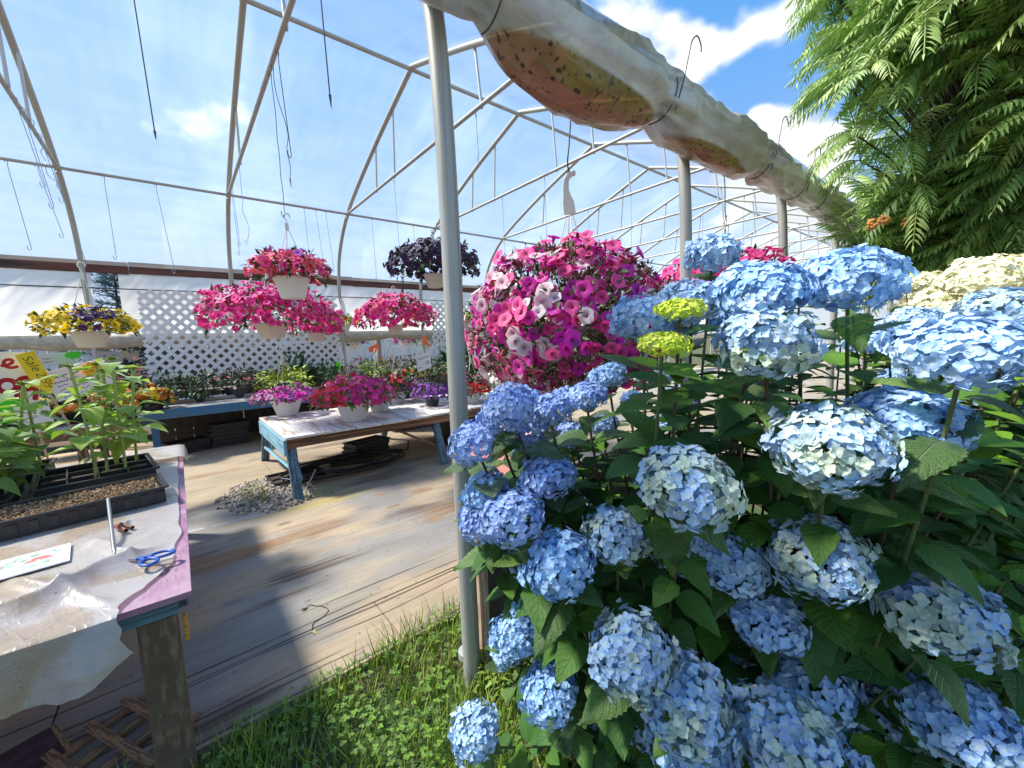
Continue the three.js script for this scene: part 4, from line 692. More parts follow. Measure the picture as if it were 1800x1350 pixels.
{
  const t = thing('sumac_tree', 'leafy sumac tree with drooping compound leaves at the upper right', 'tree', [6.1, 0, .0]), R = rng(314), eye = V(-6.1, 1.55, 0);
  const F = [1, 2, 3, 4].map(s => frondGeo(s * 17)), fm = [[.37, .54, .15], [.29, .47, .13], [.43, .60, .19], [.22, .38, .11]].map(c => leafy(col(...c), { vertexColors: true, roughness: .5, transmission: .5 }));
  const bark = std(0xffffff, .9, { map: woodTex([.12, .095, .07], [.06, .045, .035], .5, 60, 30, 6) });
  part('trunk', [tube([[0, -.1, 0], [-.03, 1.0, .04], [.06, 1.9, 0], [0, 2.6, .05]], .11, 20, 9), tube([[.25, -.1, .3], [.3, 1.2, .35], [.2, 2.4, .5]], .075, 16, 8), tube([[-.35, -.1, .15], [-.4, 1.1, .05], [-.65, 2.3, -.1]], .06, 16, 8)], bark, t);
  const list = [];
  const C = [[-.7, 3.5, -.25, 1.35, 1.6, 1.1], [.5, 4.0, .4, 1.5, 1.8, 1.3], [-.9, 4.9, -.1, 1.3, 1.2, 1.2], [.3, 2.6, .5, 1.5, .9, 1.2], [-1.5, 3.3, .7, 1.0, 1.4, .9], [-.6, 2.6, .6, .9, .8, .8], [-1.7, 4.3, .3, 1.0, 1.2, 1.0], [-.4, 2.3, -.2, .8, .5, .6]];
  const br = []; let rosettes = 0;
  for (const [cx, cy, cz, rx, ry, rz] of C) for (let i = 0; i < 115; i++) {
    const d = unit(R); if (d.y < -.75) d.y *= -.5; const rr = .35 + .7 * Math.pow(R(), .6), p = V(cx + d.x * rx * rr, cy + d.y * ry * rr, cz + d.z * rz * rr); if (p.y < 1.75 || p.y < 3.25 - 1.0 * (p.x + 6.1 - 4.3) || p.x < -2.2) continue;
    if (p.z < -1.15 && p.y < 4.4) p.z = -1.15 + .2 * R();
    const o = V(p.x * .25, 1.9 + (p.y - 1.9) * .35, p.z * .25); br.push(tube([[o.x, o.y, o.z], [lerp(o.x, p.x, .5), lerp(o.y, p.y, .45) + .08, lerp(o.z, p.z, .5)], [p.x, p.y, p.z]], .007, 8, 4)); rosettes++;
    const n = 7 + Math.floor(R() * 4), a0 = R() * 6.28, ax = d.clone().add(V(0, .9, 0)).normalize(), X = V(.3, .1, 1).cross(ax).normalize(), Z = ax.clone().cross(X);
    for (let k = 0; k < n; k++) { const a = a0 + k * 2.4, dir = X.clone().multiplyScalar(Math.cos(a)).addScaledVector(Z, Math.sin(a)).addScaledVector(ax, .25 + .5 * R()).normalize(); list.push([p, dir, .36 + .22 * R()]); }
  }
  part('branches', br, bark, t);
  list.sort((a, b) => a[0].distanceTo(eye) - b[0].distanceTo(eye));
  const inst = [[], [], [], []];
  list.forEach(([p, dir, s], i) => {
    const m = basis(p, dir, V(0, 1, 0).add(unit(R).multiplyScalar(.2)), s), v = i % 4;
    if (i < 290) { const o = new THREE.Mesh(F[v], fm[Math.floor(R() * 4)]); m.decompose(o.position, o.quaternion, o.scale); o.name = 'leaf'; t.add(o); } else inst[v].push(m);
  });
  inst.forEach((ms, v) => { const im = new THREE.InstancedMesh(F[v], fm[v], ms.length); ms.forEach((m, i) => im.setMatrixAt(i, m)); im.name = 'crown'; im.userData.kind = 'stuff'; t.add(im); });
  // seed clusters
  for (const [x, y, z] of [[-1.50, 2.42, -.72], [-1.33, 2.40, -.60], [-1.72, 2.36, -.76]]) { const a = new Acc(), ic = new THREE.IcosahedronGeometry(.012, 0); for (let k = 0; k < 26; k++) { const u = unit(R).multiplyScalar(.035); a.add(ic, new THREE.Matrix4().setPosition(u.x, u.y, u.z), [1, .75 + .3 * R(), .8]); } const o = part('seed_cluster', a.build(), std(col(.55, .24, .08), .8, { vertexColors: true }), t); o.position.set(x, y, z); }
}

// ---------- flowers, pots, baskets ----------
const trumpet = (() => { // petunia facing +Y, unit radius
  const P = [0, -.55, 0], C = [.35, .16, .30], I = []; const ring = (n, f) => { for (let i = 0; i < n; i++) f(i / n * 6.2832, i); };
  const K = 15, lobe = (a) => Math.pow(Math.abs(Math.cos(a * 2.5)), .7);
  ring(K, (a, i) => { P.push(Math.cos(a) * .26, -.12, Math.sin(a) * .26); C.push(.78, .55, .70); });
  ring(K, (a, i) => { const l = lobe(a), r = .64 + .06 * l; P.push(Math.cos(a) * r, .08 * l - .03, Math.sin(a) * r); C.push(.94, .92, .94); });
  ring(K, (a, i) => { const l = lobe(a), r = .74 + .30 * l; P.push(Math.cos(a) * r, .06 - .10 * l + .05 * Math.sin(i * 2.3), Math.sin(a) * r); C.push(1.06, 1.1, 1.06); });
  for (let i = 0; i < K; i++) { const j = (i + 1) % K; I.push(0, 1 + j, 1 + i); for (let q = 0; q < 2; q++) { const a = 1 + q * K + i, b = 1 + q * K + j, c = a + K, d = b + K; I.push(a, b, c, c, b, d); } }
  const o = P.length / 3; ring(6, (a) => { P.push(Math.cos(a) * .24, -.14, Math.sin(a) * .24); C.push(.8, .8, .8); }); ring(6, (a) => { P.push(Math.cos(a) * .07, -1.25, Math.sin(a) * .07); C.push(.5, .65, .35); });
  for (let i = 0; i < 6; i++) { const j = (i + 1) % 6; I.push(o + i, o + 6 + i, o + j, o + j, o + 6 + i, o + 6 + j); }
  const g = new THREE.BufferGeometry(); g.setAttribute('position', new THREE.Float32BufferAttribute(P, 3)); g.setAttribute('color', new THREE.Float32BufferAttribute(C, 3)); g.setAttribute('uv', new THREE.Float32BufferAttribute(new Float32Array(P.length / 3 * 2), 2)); g.setIndex(I); g.computeVertexNormals(); return g;
})();
const simpleBloom = (() => { // five flat petals for small flowers
  const P = [0, -.1, 0], C = [.8, .7, .6], I = []; for (let i = 0; i < 10; i++) { const a = i / 10 * 6.2832, r = i % 2 ? 1 : .55; P.push(Math.cos(a) * r, i % 2 ? -.06 : .08, Math.sin(a) * r); C.push(1, 1, 1); } for (let i = 0; i < 10; i++) I.push(0, 1 + (i + 1) % 10, 1 + i);
  const g = new THREE.BufferGeometry(); g.setAttribute('position', new THREE.Float32BufferAttribute(P, 3)); g.setAttribute('color', new THREE.Float32BufferAttribute(C, 3)); g.setAttribute('uv', new THREE.Float32BufferAttribute(new Float32Array(22), 2)); g.setIndex(I); g.computeVertexNormals(); return g;
})();
const pom = (() => { const g = new THREE.IcosahedronGeometry(1, 2), P = g.attributes.position, c = []; for (let i = 0; i < P.count; i++) { const k = 1 + .35 * (hash3(Math.round(P.getX(i) * 50), Math.round(P.getY(i) * 50), Math.round(P.getZ(i) * 50)) - .5); P.setXYZ(i, P.getX(i) * k, P.getY(i) * k * .6, P.getZ(i) * k); c.push(.7 + .5 * k - .3, .7 + .5 * k - .35, .7); } g.setAttribute('color', new THREE.Float32BufferAttribute(c, 3)); g.computeVertexNormals(); return g; })();
const smallLeaf = leafGeo({ L: 1, W: .42, rows: 3, cols: 2, fold: .25, droop: .25 });
M.bloom = new THREE.MeshPhysicalMaterial({ vertexColors: true, roughness: .8, transmission: .40, thickness: 0, side: THREE.DoubleSide });
M.smallFoliage = new THREE.MeshStandardMaterial({ vertexColors: true, roughness: .6, side: THREE.DoubleSide });
const potGeo = (r, h, rb = .70) => new THREE.LatheGeometry([[0.001, 0], [r * rb * .9, 0], [r * rb, .006], [r * .93, h * .86], [r * .95, h * .865], [r, h * .87], [r, h * .985], [r * .975, h], [r * .93, h * .99], [r * .90, h * .86]].map(p => new THREE.Vector2(...p)), 32);
const PINK = [.93, .055, .35], HOT = [.93, .025, .36], CORAL = [.93, .13, .21], MAG = [.78, .01, .50], PURP = [.28, .025, .50], DARKP = [.030, .006, .055], PALE = [.90, .66, .72], WHITE = [.90, .87, .86], RED = [.85, .02, .03], YEL = [.90, .70, .01], ORA = [.85, .28, .005], LILAC = [.58, .18, .56], LIME = [.36, .46, .02];
const PIECE = { t: trumpet, s: simpleBloom, p: pom };
function mound(t, { R, c = [0, 0, 0], rx, ry, dy = .6, rz = rx, nF, fr, mix, piece = 't', nL, ll = .05, leaf = [.045, .10, .02], low = -.45, bare = 0, stalks = 0 }) {
  const A = new Acc(), B = new Acc(), sd = R() * 50, pos = (d, q) => { const k = q * (1 + .5 * (fbm3(d.x * 1.8 + sd, d.y * 1.8, d.z * 1.8 + 7, 3) - .5)); return V(c[0] + d.x * rx * k, c[1] + d.y * (d.y > 0 ? ry : dy) * k, c[2] + d.z * rz * k); };
  for (let i = 0; i < nL; i++) { const d = unit(R); if (d.y < low) d.y *= -.6; const k = .35 + .66 * Math.sqrt(R()), p = pos(d, k), dir = d.clone().add(unit(R).multiplyScalar(.8)).normalize(), q = .55 + .9 * R(); B.add(smallLeaf, basis(p, dir, V(0, 1, 0).add(unit(R).multiplyScalar(.5)), ll * (.7 + .6 * R())), [leaf[0] * q, leaf[1] * q, leaf[2] * q]); }
  part('foliage', B.build(), M.smallFoliage, t, 'stuff');
  for (let i = 0; i < nF; i++) {
    const d = unit(R); if (d.y < low * .9) d.y *= -.7; if (bare && d.y < 0 && R() < bare) continue; const k = .90 + .16 * R(), p = pos(d, k), ax = V(d.x / rx, d.y / (d.y > 0 ? ry : dy), d.z / rz).normalize().add(unit(R).multiplyScalar(.45)).normalize();
    let m = R(), cc = typeof mix === "function" ? 0 : mix[0][0]; if (typeof mix === 'function') cc = mix(d, R); else for (const [q, w] of mix) { if (m < w) { cc = q; break; } m -= w; }
    const j = .8 + .4 * R(), x = basis(p, unit(R), ax, 1); const mm = basis(p, ax.clone().cross(unit(R)).normalize(), ax, fr * (.75 + .45 * R())); A.add(PIECE[piece], mm, [cc[0] * j, cc[1] * j, cc[2] * j]);
  }
  if (nF) part('blossoms', A.build(), M.bloom, t, 'stuff');
}
function basket(o) { // o.p = centre of the pot's rim
  const t = thing(o.name ?? 'hanging_basket', o.label, o.category ?? 'hanging basket', o.p, o.turn ?? 0, o.group), R = rng(o.seed), r = o.r, h = o.h ?? r * 1.15;
  const pot = part('pot', potGeo(r, h, o.rb ?? .66).translate(0, -h, 0), o.pot ?? M.white, t); part('soil', new THREE.CylinderGeometry(r * .9, r * .9, .01, 20).translate(0, -.03, 0), M.soil, pot);
  mound(t, { R, c: [0, o.cy ?? .03, 0], ...o.m });
  if (o.hang) { // hook and wires
    const H = o.hang, n = o.wires ?? 3; for (let k = 0; k < n; k++) { const a = k / n * 6.28 + .5; part('hanger_wire', tube([[Math.cos(a) * r * .96, -.01, Math.sin(a) * r * .96], [Math.cos(a) * r * .5, H * .5, Math.sin(a) * r * .5], [Math.cos(a) * .012, H - .05, Math.sin(a) * .012]], o.wr ?? .004, 10, 5), M.hanger, t); }
    part('hanger_hook', [box(.035, .07, .008, 0, H - .03, 0), tube([[0, H, 0], [.0, H + .03, 0], [-.02, H + .07, 0], [0, H + .1, 0], [.03, H + .085, 0], [.032, H + .06, 0]], .006, 18, 6)], M.hanger, t);
  }
  return t;
}
basket({ label: 'coral pink petunia basket in a white pot, uppermost in the hanging pair', p: [.95, 2.24, -4.55], r: .165, h: .20, seed: 11, hang: .52, cy: .05, m: { rx: .37, ry: .21, dy: .14, nF: 260, fr: .040, mix: [[CORAL, .62], [PINK, .2], [LILAC, .18]], nL: 420, ll: .07, bare: .5 } });
basket({ label: 'wide bright pink petunia basket hanging just below the coral one', p: [.93, 1.86, -5.75], r: .19, h: .18, seed: 12, hang: .6, pot: M.creamPot, cy: .08, m: { rx: .74, rz: .6, ry: .38, dy: .28, nF: 560, fr: .046, mix: [[PINK, .75], [HOT, .15], [PALE, .1]], nL: 800, ll: .08, bare: .55 } });
basket({ label: 'pink petunia basket partly behind the wide pink one, at its right', p: [1.72, 1.80, -6.9], r: .14, seed: 13, hang: .5, pot: M.creamPot, cy: .08, m: { rx: .42, ry: .38, dy: .25, nF: 240, fr: .048, mix: [[PINK, .8], [HOT, .2]], nL: 380, ll: .08, bare: .4 } });
basket({ label: 'round pink petunia basket hanging left of the galvanised post', p: [2.72, 1.86, -6.2], r: .135, seed: 14, hang: .5, pot: M.creamPot, cy: .10, m: { rx: .60, ry: .36, dy: .32, nF: 460, fr: .048, mix: [[PINK, .7], [HOT, .15], [CORAL, .15]], nL: 600, ll: .08, bare: .35 } });
basket({ label: 'dark purple petunia basket hanging behind the galvanised post', p: [2.80, 2.47, -5.0], r: .15, seed: 15, hang: .5, pot: M.creamPot, cy: .10, m: { rx: .58, ry: .34, dy: .26, nF: 560, fr: .042, mix: [[DARKP, .85], [[.06, .02, .09], .15]], nL: 620, ll: .07, bare: .3 } });
basket({ label: 'yellow calibrachoa basket with a purple middle above the signs', p: [-.62, 1.78, -5.6], r: .15, h: .15, seed: 16, hang: .55, pot: M.creamPot, cy: .05, m: { rx: .37, ry: .19, dy: .13, nF: 330, fr: .030, mix: (d) => Math.hypot(d.x - .15, d.z - .62) < .40 ? [.10, .02, .16] : YEL, nL: 420, ll: .06, bare: .5 } });
// the big near basket: every flower its own piece
{
  const t = thing('hanging_basket', 'huge overflowing pink, magenta and white petunia basket beside the hydrangea', 'hanging basket', [1.93, 1.62, -1.75]), R = rng(99), rx = .66, ry = .47, dy = .46;
  part('pot', potGeo(.17, .2, .7).translate(0, -.2, 0), M.white, t);
  const B = new Acc(), pos = (d, q) => { const k = q * (1 + .34 * (fbm3(d.x * 2.2 + 5, d.y * 2.2 + 3, d.z * 2.2, 3) - .5)); return V(d.x * rx * k, (d.y > 0 ? ry * d.y : dy * d.y) * k + .02, d.z * rx * .85 * k); };
  for (let i = 0; i < 5200; i++) { const d = unit(R), k = .35 + .66 * Math.sqrt(R()), dir = d.clone().add(unit(R)).normalize(), q = .5 + R(), y = R() < .15; B.add(smallLeaf, basis(pos(d, k), dir, unit(R), .028 + .026 * R()), y ? [.16 * q, .15 * q, .05 * q] : [.06 * q, .095 * q, .025 * q]); }
  const tw = new THREE.CylinderGeometry(.0018, .0025, 1, 3); tw.translate(0, .5, 0); for (let i = 0; i < 420; i++) { const d = unit(R), p = pos(d, .3), e = pos(d, .96 + .12 * R()), m = new THREE.Matrix4().compose(p, new THREE.Quaternion().setFromUnitVectors(V(0, 1, 0), e.clone().sub(p).normalize()), V(1, e.distanceTo(p), 1)); B.add(tw, m, [.13, .15, .05]); }
  part('foliage', B.build(), M.smallFoliage, t, 'stuff');
  const cm = (c, k = 1) => new THREE.MeshPhysicalMaterial({ color: col(...c.map(q => q * k)), vertexColors: true, roughness: .8, transmission: .5, thickness: 0, side: THREE.DoubleSide });
  const mats = { w: [cm(WHITE), cm(PALE)], p: [cm(PINK), cm([.94, .08, .38]), cm([.93, .13, .38])], m: [cm([.90, .03, .50]), cm([.86, .02, .52]), cm([.62, .02, .52])] };
  const bl = [trumpet, 1, 2].map((g, k) => { if (!k) return g; const q = trumpet.clone(), P = q.attributes.position; for (let i = 0; i < P.count; i++) { const x = P.getX(i), z = P.getZ(i), r = Math.hypot(x, z); P.setY(i, P.getY(i) + (r > .5 ? (k === 1 ? -.16 * x * x : .20 * z * r) : 0)); } q.computeVertexNormals(); return q; });
  const place = (d, key, k) => { const ax = V(d.x, d.y * 1.2, d.z).normalize().add(unit(R).multiplyScalar(.5)).normalize(), o = new THREE.Mesh(bl[Math.floor(R() * 3)], mats[key][Math.floor(R() * mats[key].length)]); basis(pos(d, k), ax.clone().cross(unit(R)).normalize(), ax, .034 + .014 * R()).decompose(o.position, o.quaternion, o.scale); o.name = 'blossom'; t.add(o); };
  const view = V(-1.93, -.07, 1.75).normalize(), left = V(-.77, 0, -.63); let n = 0;
  for (let i = 0; n < 300 && i < 3000; i++) { const d = unit(R); if (d.dot(view) < -.12) continue; const l = d.dot(left), q = R(); const key = l > .25 ? (q < .50 ? 'w' : q < .85 ? 'p' : 'm') : l > -.25 ? (q < .10 ? 'w' : q < .68 ? 'p' : 'm') : (q < .10 ? 'w' : q < .45 ? 'p' : 'm'); if (d.y > .55 && q < .15) continue; place(d, key, .93 + .13 * R()); n++; }
  const back = new Acc(); for (let i = 0; i < 760; i++) { const d = unit(R), fr = d.dot(view) > -.2; const ax = d.clone().add(unit(R).multiplyScalar(.4)).normalize(); back.add(trumpet, basis(pos(d, fr ? .84 + .13 * R() : .97), ax.clone().cross(unit(R)).normalize(), ax, .036), [PINK, MAG, PINK, MAG, WHITE][i % 5]); } part('inner_blossoms', back.build(), M.bloom, t, 'stuff');
  const H = .84; for (let k = 0; k < 4; k++) { const a = k / 4 * 6.28 + .6; part('hanger_wire', tube([[Math.cos(a) * .165, 0, Math.sin(a) * .165], [Math.cos(a) * .10, H * .45, Math.sin(a) * .10], [Math.cos(a) * .02, H - .17, Math.sin(a) * .02]], .0035, 12, 5), M.hanger, t); }
  // perforated plastic hanger head
  const s = new THREE.Shape(); s.moveTo(-.045, -.17); s.lineTo(.045, -.17); s.lineTo(.03, -.09); s.quadraticCurveTo(.0, -.05, -.012, .0); s.quadraticCurveTo(-.01, .06, .045, .065); s.lineTo(.05, .085); s.quadraticCurveTo(-.03, .10, -.045, .0); s.quadraticCurveTo(-.045, -.07, -.05, -.10); s.closePath();
  for (const [a, b] of [[-.025, -.07], [.005, -.085], [-.02, -.11], [.012, -.125], [-.018, -.145]]) { const q = new THREE.Path(); q.absarc(a, b, .008, 0, 6.28, true); s.holes.push(q); }
  const hg = new THREE.ExtrudeGeometry(s, { depth: .01, bevelEnabled: true, bevelSize: .002, bevelThickness: .002, bevelSegments: 1, curveSegments: 8 }); hg.rotateY(-.7); part('hanger_head', hg.scale(.8, .95, .8).translate(0, H, 0), M.hanger, t);
}
basket({ label: 'hot pink petunia basket in the next bay behind the hydrangea heads', p: [4.05, 1.95, -1.75], r: .16, seed: 18, hang: .55, m: { rx: .58, ry: .34, dy: .35, nF: 360, fr: .042, mix: [[PINK, .8], [HOT, .2]], nL: 600, ll: .06 } });
// baskets standing on the plank table
const onT = (label, x, z, r, seed, m, pot, hang, rb) => basket({ name: 'flower_pot', category: 'flower pot', label, p: [x, .64 + r * 1.08, z], r, h: r * 1.08, seed, m, pot: pot ?? M.white, hang, rb: rb ?? .62, wr: .003 });
onT('white pot of purple and white edged calibrachoa at the left end of the plank table', 1.10, -6.25, .20, 21, { rx: .40, ry: .18, dy: .1, nF: 200, fr: .040, mix: [[MAG, .4], [LILAC, .45], [PALE, .15]], nL: 300, ll: .07, low: -.35 }, null, .62);
onT('white pot heaped with red and magenta impatiens at the table front', 1.62, -5.08, .21, 22, { rx: .47, ry: .30, dy: .04, nF: 300, fr: .050, piece: 's', mix: (d, R) => d.x * .77 + d.z * .63 > .15 ? (R() < .7 ? [.72, .02, .36] : HOT) : (R() < .6 ? [.80, .02, .06] : HOT), nL: 420, ll: .09, low: -.35, leaf: [.09, .17, .02] }, null, .58);
onT('white pot of red flowers directly behind the impatiens pot', 2.10, -5.5, .17, 23, { rx: .26, ry: .22, dy: .1, nF: 70, fr: .04, piece: 's', mix: [[RED, .6], [CORAL, .4]], nL: 260, ll: .08 }, null, .58);
onT('white pot of coral geraniums further back on the plank table', 2.62, -6.1, .17, 24, { rx: .28, ry: .24, dy: .1, nF: 70, fr: .045, piece: 's', mix: [[RED, .4], [CORAL, .6]], nL: 260, ll: .08 }, null, .58);
onT('square black pot of violet phlox on the plank table', 2.82, -5.32, .115, 25, { rx: .30, ry: .17, dy: .06, nF: 150, fr: .036, piece: 's', mix: [[PURP, .7], [[.32, .03, .45], .3]], nL: 220, ll: .06, low: -.3 }, M.blackPot, 0, .74);
onT('white pot of pale lilac flowers behind the black pot', 2.98, -6.05, .13, 26, { rx: .32, ry: .18, dy: .08, nF: 110, fr: .038, piece: 's', mix: [[LILAC, .4], [PURP, .3], [WHITE, .3]], nL: 200, ll: .06 });
onT('white pot of pink and red flowers just right of the post', 3.36, -5.08, .15, 27, { rx: .27, ry: .27, dy: .08, nF: 100, fr: .042, piece: 's', mix: (d) => d.y > .45 ? HOT : RED, nL: 260, ll: .08 }, null, .5);
onT('white pot of white and scarlet flowers under the huge basket', 3.95, -5.06, .17, 28, { rx: .38, ry: .24, dy: .1, nF: 170, fr: .045, piece: 's', mix: (d) => d.x * .77 + d.z * .63 < .1 ? WHITE : RED, nL: 260, ll: .08 }, null, .5);
onT('pot of yellow green trailing flowers beneath the huge basket', 4.5, -4.95, .16, 29, { rx: .42, ry: .26, dy: .1, nF: 90, fr: .035, piece: 's', mix: [[HOT, .6], [WHITE, .4]], nL: 420, ll: .08, leaf: [.17, .20, .03] });
onT('pot of mixed pink flowers beneath the huge basket, rightmost on the table', 4.85, -5.7, .16, 30, { rx: .4, ry: .28, dy: .1, nF: 120, fr: .035, piece: 's', mix: [[HOT, .6], [MAG, .4]], nL: 420, ll: .08, leaf: [.14, .18, .03] });

// ---------- bedding plants on the far benches ----------
const GRN = [.08, .15, .025], DKG = [.055, .095, .03], LIMEL = [.26, .34, .02];
const bp = (label, x, y, z, r, m, pot = M.blackPot, name = 'bedding_plant') => basket({ name, category: 'potted plant', label, p: [x, y + r * .85, z], r, h: r * .85, seed: Math.round(1000 + x * 77 + z * 31), m, pot, rb: .75 });
const leafOnly = (rx, ry, leaf, nL = 260, ll = .1) => ({ rx: rx * 1.15, ry: ry * 1.3, dy: .06, nF: 0, fr: .03, mix: [[WHITE, 1]], nL, ll, leaf });
const flow = (rx, ry, leaf, c, nF = 60, fr = .035, piece = 's') => ({ rx: rx * 1.15, ry: ry * 1.25, dy: .06, nF, fr, piece, mix: c, nL: 240, ll: .08, leaf, low: -.2 });
bp('black pot of dark leaved plants at the left of the blue bench', -.18, .75, -8.35, .17, flow(.30, .26, DKG, [[[.4, .12, .1], 1]], 16));
bp('second dark leaved pot on the blue bench, right of the first', .22, .75, -8.25, .15, leafOnly(.28, .24, DKG, 300));
bp('wide black bowl of dark begonias with small coral flowers', .75, .75, -8.3, .21, flow(.38, .24, [.04, .05, .02], [[CORAL, .5], [PALE, .5]], 40, .03));
bp('lime green sweet potato vine in a yellow labelled black pot', 1.42, .75, -8.05, .16, leafOnly(.38, .26, LIMEL, 330, .11));
bp('spiky green plant behind the lime vine', 1.75, .75, -8.7, .14, leafOnly(.26, .42, [.06, .13, .05], 240, .16));
bp('terracotta bowl of small green plants under the lattice', 1.02, .75, -8.85, .2, leafOnly(.28, .16, [.12, .13, .04]), M.terracotta);
bp('terracotta bowl right of the spiky plant', 2.05, .75, -8.8, .22, leafOnly(.32, .2, [.08, .12, .03]), M.terracotta);
bp('green herb pot beside a bright green tag', 2.35, .75, -8.4, .15, leafOnly(.28, .30, [.05, .12, .03]));
bp('dark pot with deep violet flowers at the right of the blue bench', 2.55, .75, -7.95, .16, flow(.26, .2, DKG, [[DARKP, .7], [PURP, .3]], 40));
bp('bright lime coleus pot behind the impatiens', 3.05, .75, -8.2, .16, leafOnly(.34, .24, LIMEL, 300, .1));
[[3.2, -9.0, [.10, .12, .03], RED], [3.65, -9.0, [.16, .15, .03], ORA], [4.1, -9.0, [.09, .12, .02], CORAL], [4.55, -9.05, [.10, .13, .025], WHITE]].forEach(([x, z, lf, c], i) => bp(`mixed bedding pot on the far bench by the orange arrows, ${WORD[i]} from the left`, x, .80, z, .17, flow(.32, .26, lf, [[c, 1]], 22, .035), M.terracotta));
bp('dark green strap leaved agave plant right of the hanging basket sign', 5.2, .72, -8.2, .2, leafOnly(.5, .34, [.035, .10, .025], 320, .26));
bp('strap leaved green plant behind the post at right', 6.2, .72, -8.0, .2, leafOnly(.55, .36, [.045, .12, .025], 320, .26));
[[-1.05, -7.55, .24, 'orange marigolds at the front of the white topped bench'], [-.78, -7.9, .22, 'orange marigolds behind the front marigold pot'], [-1.45, -7.3, .22, 'golden marigolds left of the other marigold pots'], [-.35, -7.75, .18, 'small orange marigold pot beside the blue bench']].forEach(([x, z, r, l], i) => bp(l, x, .70, z, .15, { rx: r + .08, ry: .24, dy: .05, nF: 34, fr: .05, piece: 'p', mix: [[ORA, i === 2 ? .2 : .55], [YEL, .45], [[.8, .4, .01], .4]], nL: 300, ll: .09, leaf: [.035, .075, .015], low: -.05 }, M.blackPot, 'marigold_pot'));
bp('pink feathery celosia pot left of the lattice', -.72, .70, -8.6, .14, { rx: .2, ry: .45, dy: .05, nF: 90, fr: .035, mix: [[HOT, .7], [[.6, .02, .12], .3]], nL: 140, ll: .09, leaf: [.05, .07, .02], low: .2, piece: 's' });
bp('peach celosia pot touching the lattice edge', -.50, .70, -8.75, .12, { rx: .14, ry: .58, dy: .05, nF: 60, fr: .035, mix: [[[.85, .36, .26], 1]], nL: 120, ll: .09, leaf: [.05, .08, .02], low: .3, piece: 's' });
bp('dark red coleus pot behind the tilted white sign', -1.1, .70, -8.7, .16, flow(.3, .4, [.05, .045, .03], [[RED, 1]], 14));
bp('lime leaved pot behind the red numbered sign', -1.75, .70, -7.3, .18, leafOnly(.4, .34, [.16, .24, .03], 320));
bp('green leafy pot between the yellow arrow and the marigolds', -1.4, .70, -7.9, .18, leafOnly(.4, .38, [.10, .18, .03], 320));
bp('red potted plant behind the yellow arrow', -1.9, .8, -9.6, .16, flow(.3, .3, DKG, [[HOT, 1]], 30), M.salmon);
// baskets outside under the far curtain
[['purple and pink petunia basket under the far curtain at left', -2.35, 1.60, -9.9, [[DARKP, .6], [HOT, .4]], M.creamPot], ['dark leaved hanging pot left of the lattice under the far curtain', -.62, 1.62, -9.8, [[DARKP, 1]], M.creamPot], ['white and purple striped petunia basket right of the lattice', 3.3, 1.62, -10.0, [[WHITE, .6], [PURP, .4]], M.white], ['magenta basket beside the second orange arrow', 4.75, 1.62, -10.3, [[MAG, .8], [HOT, .2]], M.white], ['white pot of greenery between the two magenta baskets', 5.15, 1.55, -9.9, [[WHITE, 1]], M.white], ['small maroon basket behind the pink one at far right', 6.2, 1.58, -10.2, [[MAG, .5], [PURP, .5]], M.white], ['yellow basket edge behind the left hoop pipe', 2.7, 2.0, -8.7, [[YEL, 1]], M.white], ['yellow and purple basket right of the post', 5.5, 2.05, -8.3, [[YEL, .55], [DARKP, .45]], M.white]].forEach(([l, x, y, z, mix, pot], i) => basket({ label: l, p: [x, y, z], r: .14, seed: 400 + i, pot, hang: .4, m: { rx: .30, ry: .16, dy: .14, nF: [100, 12, 110, 90, 10, 60, 60, 90][i], fr: .036, mix, nL: 240, ll: .08, leaf: i === 1 ? [.02, .03, .015] : GRN } }));
{ // dark blue wooden planter with mixed plants
  const t = thing('wooden_planter', 'dark blue weathered board planter box full of green plants', 'planter', [3.55, 0, -7.0]);
  for (let k = 0; k < 9; k++) part('board', rbox(.148, .92, .025, .004, -.62 + k * .152, .46, .2), M.planter, t);
  for (const s of [-1, 1]) part('side', rbox(.025, .9, .42, .004, s * .70, .46, -.02), M.planter, t); part('back', rbox(1.38, .9, .02, .004, 0, .46, -.24), M.planter, t); part('soil', box(1.36, .02, .4, 0, .82, -.02), M.soil, t);
  mound(t, { R: rng(70), c: [0, .86, 0], rx: .66, rz: .3, ry: .36, dy: .05, nF: 26, fr: .04, piece: 's', mix: [[ORA, .3], [RED, .3], [WHITE, .4]], nL: 620, ll: .1, leaf: [.09, .13, .025], low: -.05 });
}
{ // blue spruce outside, seen through the gap between the sheets
  const t = thing('blue_spruce', 'dark teal spruce seen through the gap beside the left hoop', 'conifer', [-.72, 0, -10.1]), R = rng(81), A = new Acc(), nd = new THREE.ConeGeometry(.03, 1, 4); nd.rotateX(Math.PI / 2).translate(0, 0, .5);
  part('trunk', bar([0, 0, 0], [0, 3.1, 0], .06, 8, .012), M.woody, t);
  for (let i = 0; i < 260; i++) { const y = .6 + 2.4 * R(), L = (.75 - .19 * (y - .6)) * (.7 + .5 * R()), a = R() * 6.28, d = V(Math.cos(a), .18, Math.sin(a)).normalize(), p = V(0, y, 0); A.add(nd, basis(p, d, V(0, 1, 0), L * .8), [.02, .03, .03]); for (let k = 0; k < 16; k++) { const q = p.clone().addScaledVector(d, L * (.2 + .8 * R())); A.add(nd, basis(q, d.clone().add(unit(R).multiplyScalar(.75)).normalize(), V(0, 1, 0), .17), [.012, .055 + .05 * R(), .08 + .05 * R()]); } }
  part('crown', A.build(), std(0xffffff, .8, { vertexColors: true }), t, 'stuff');
}
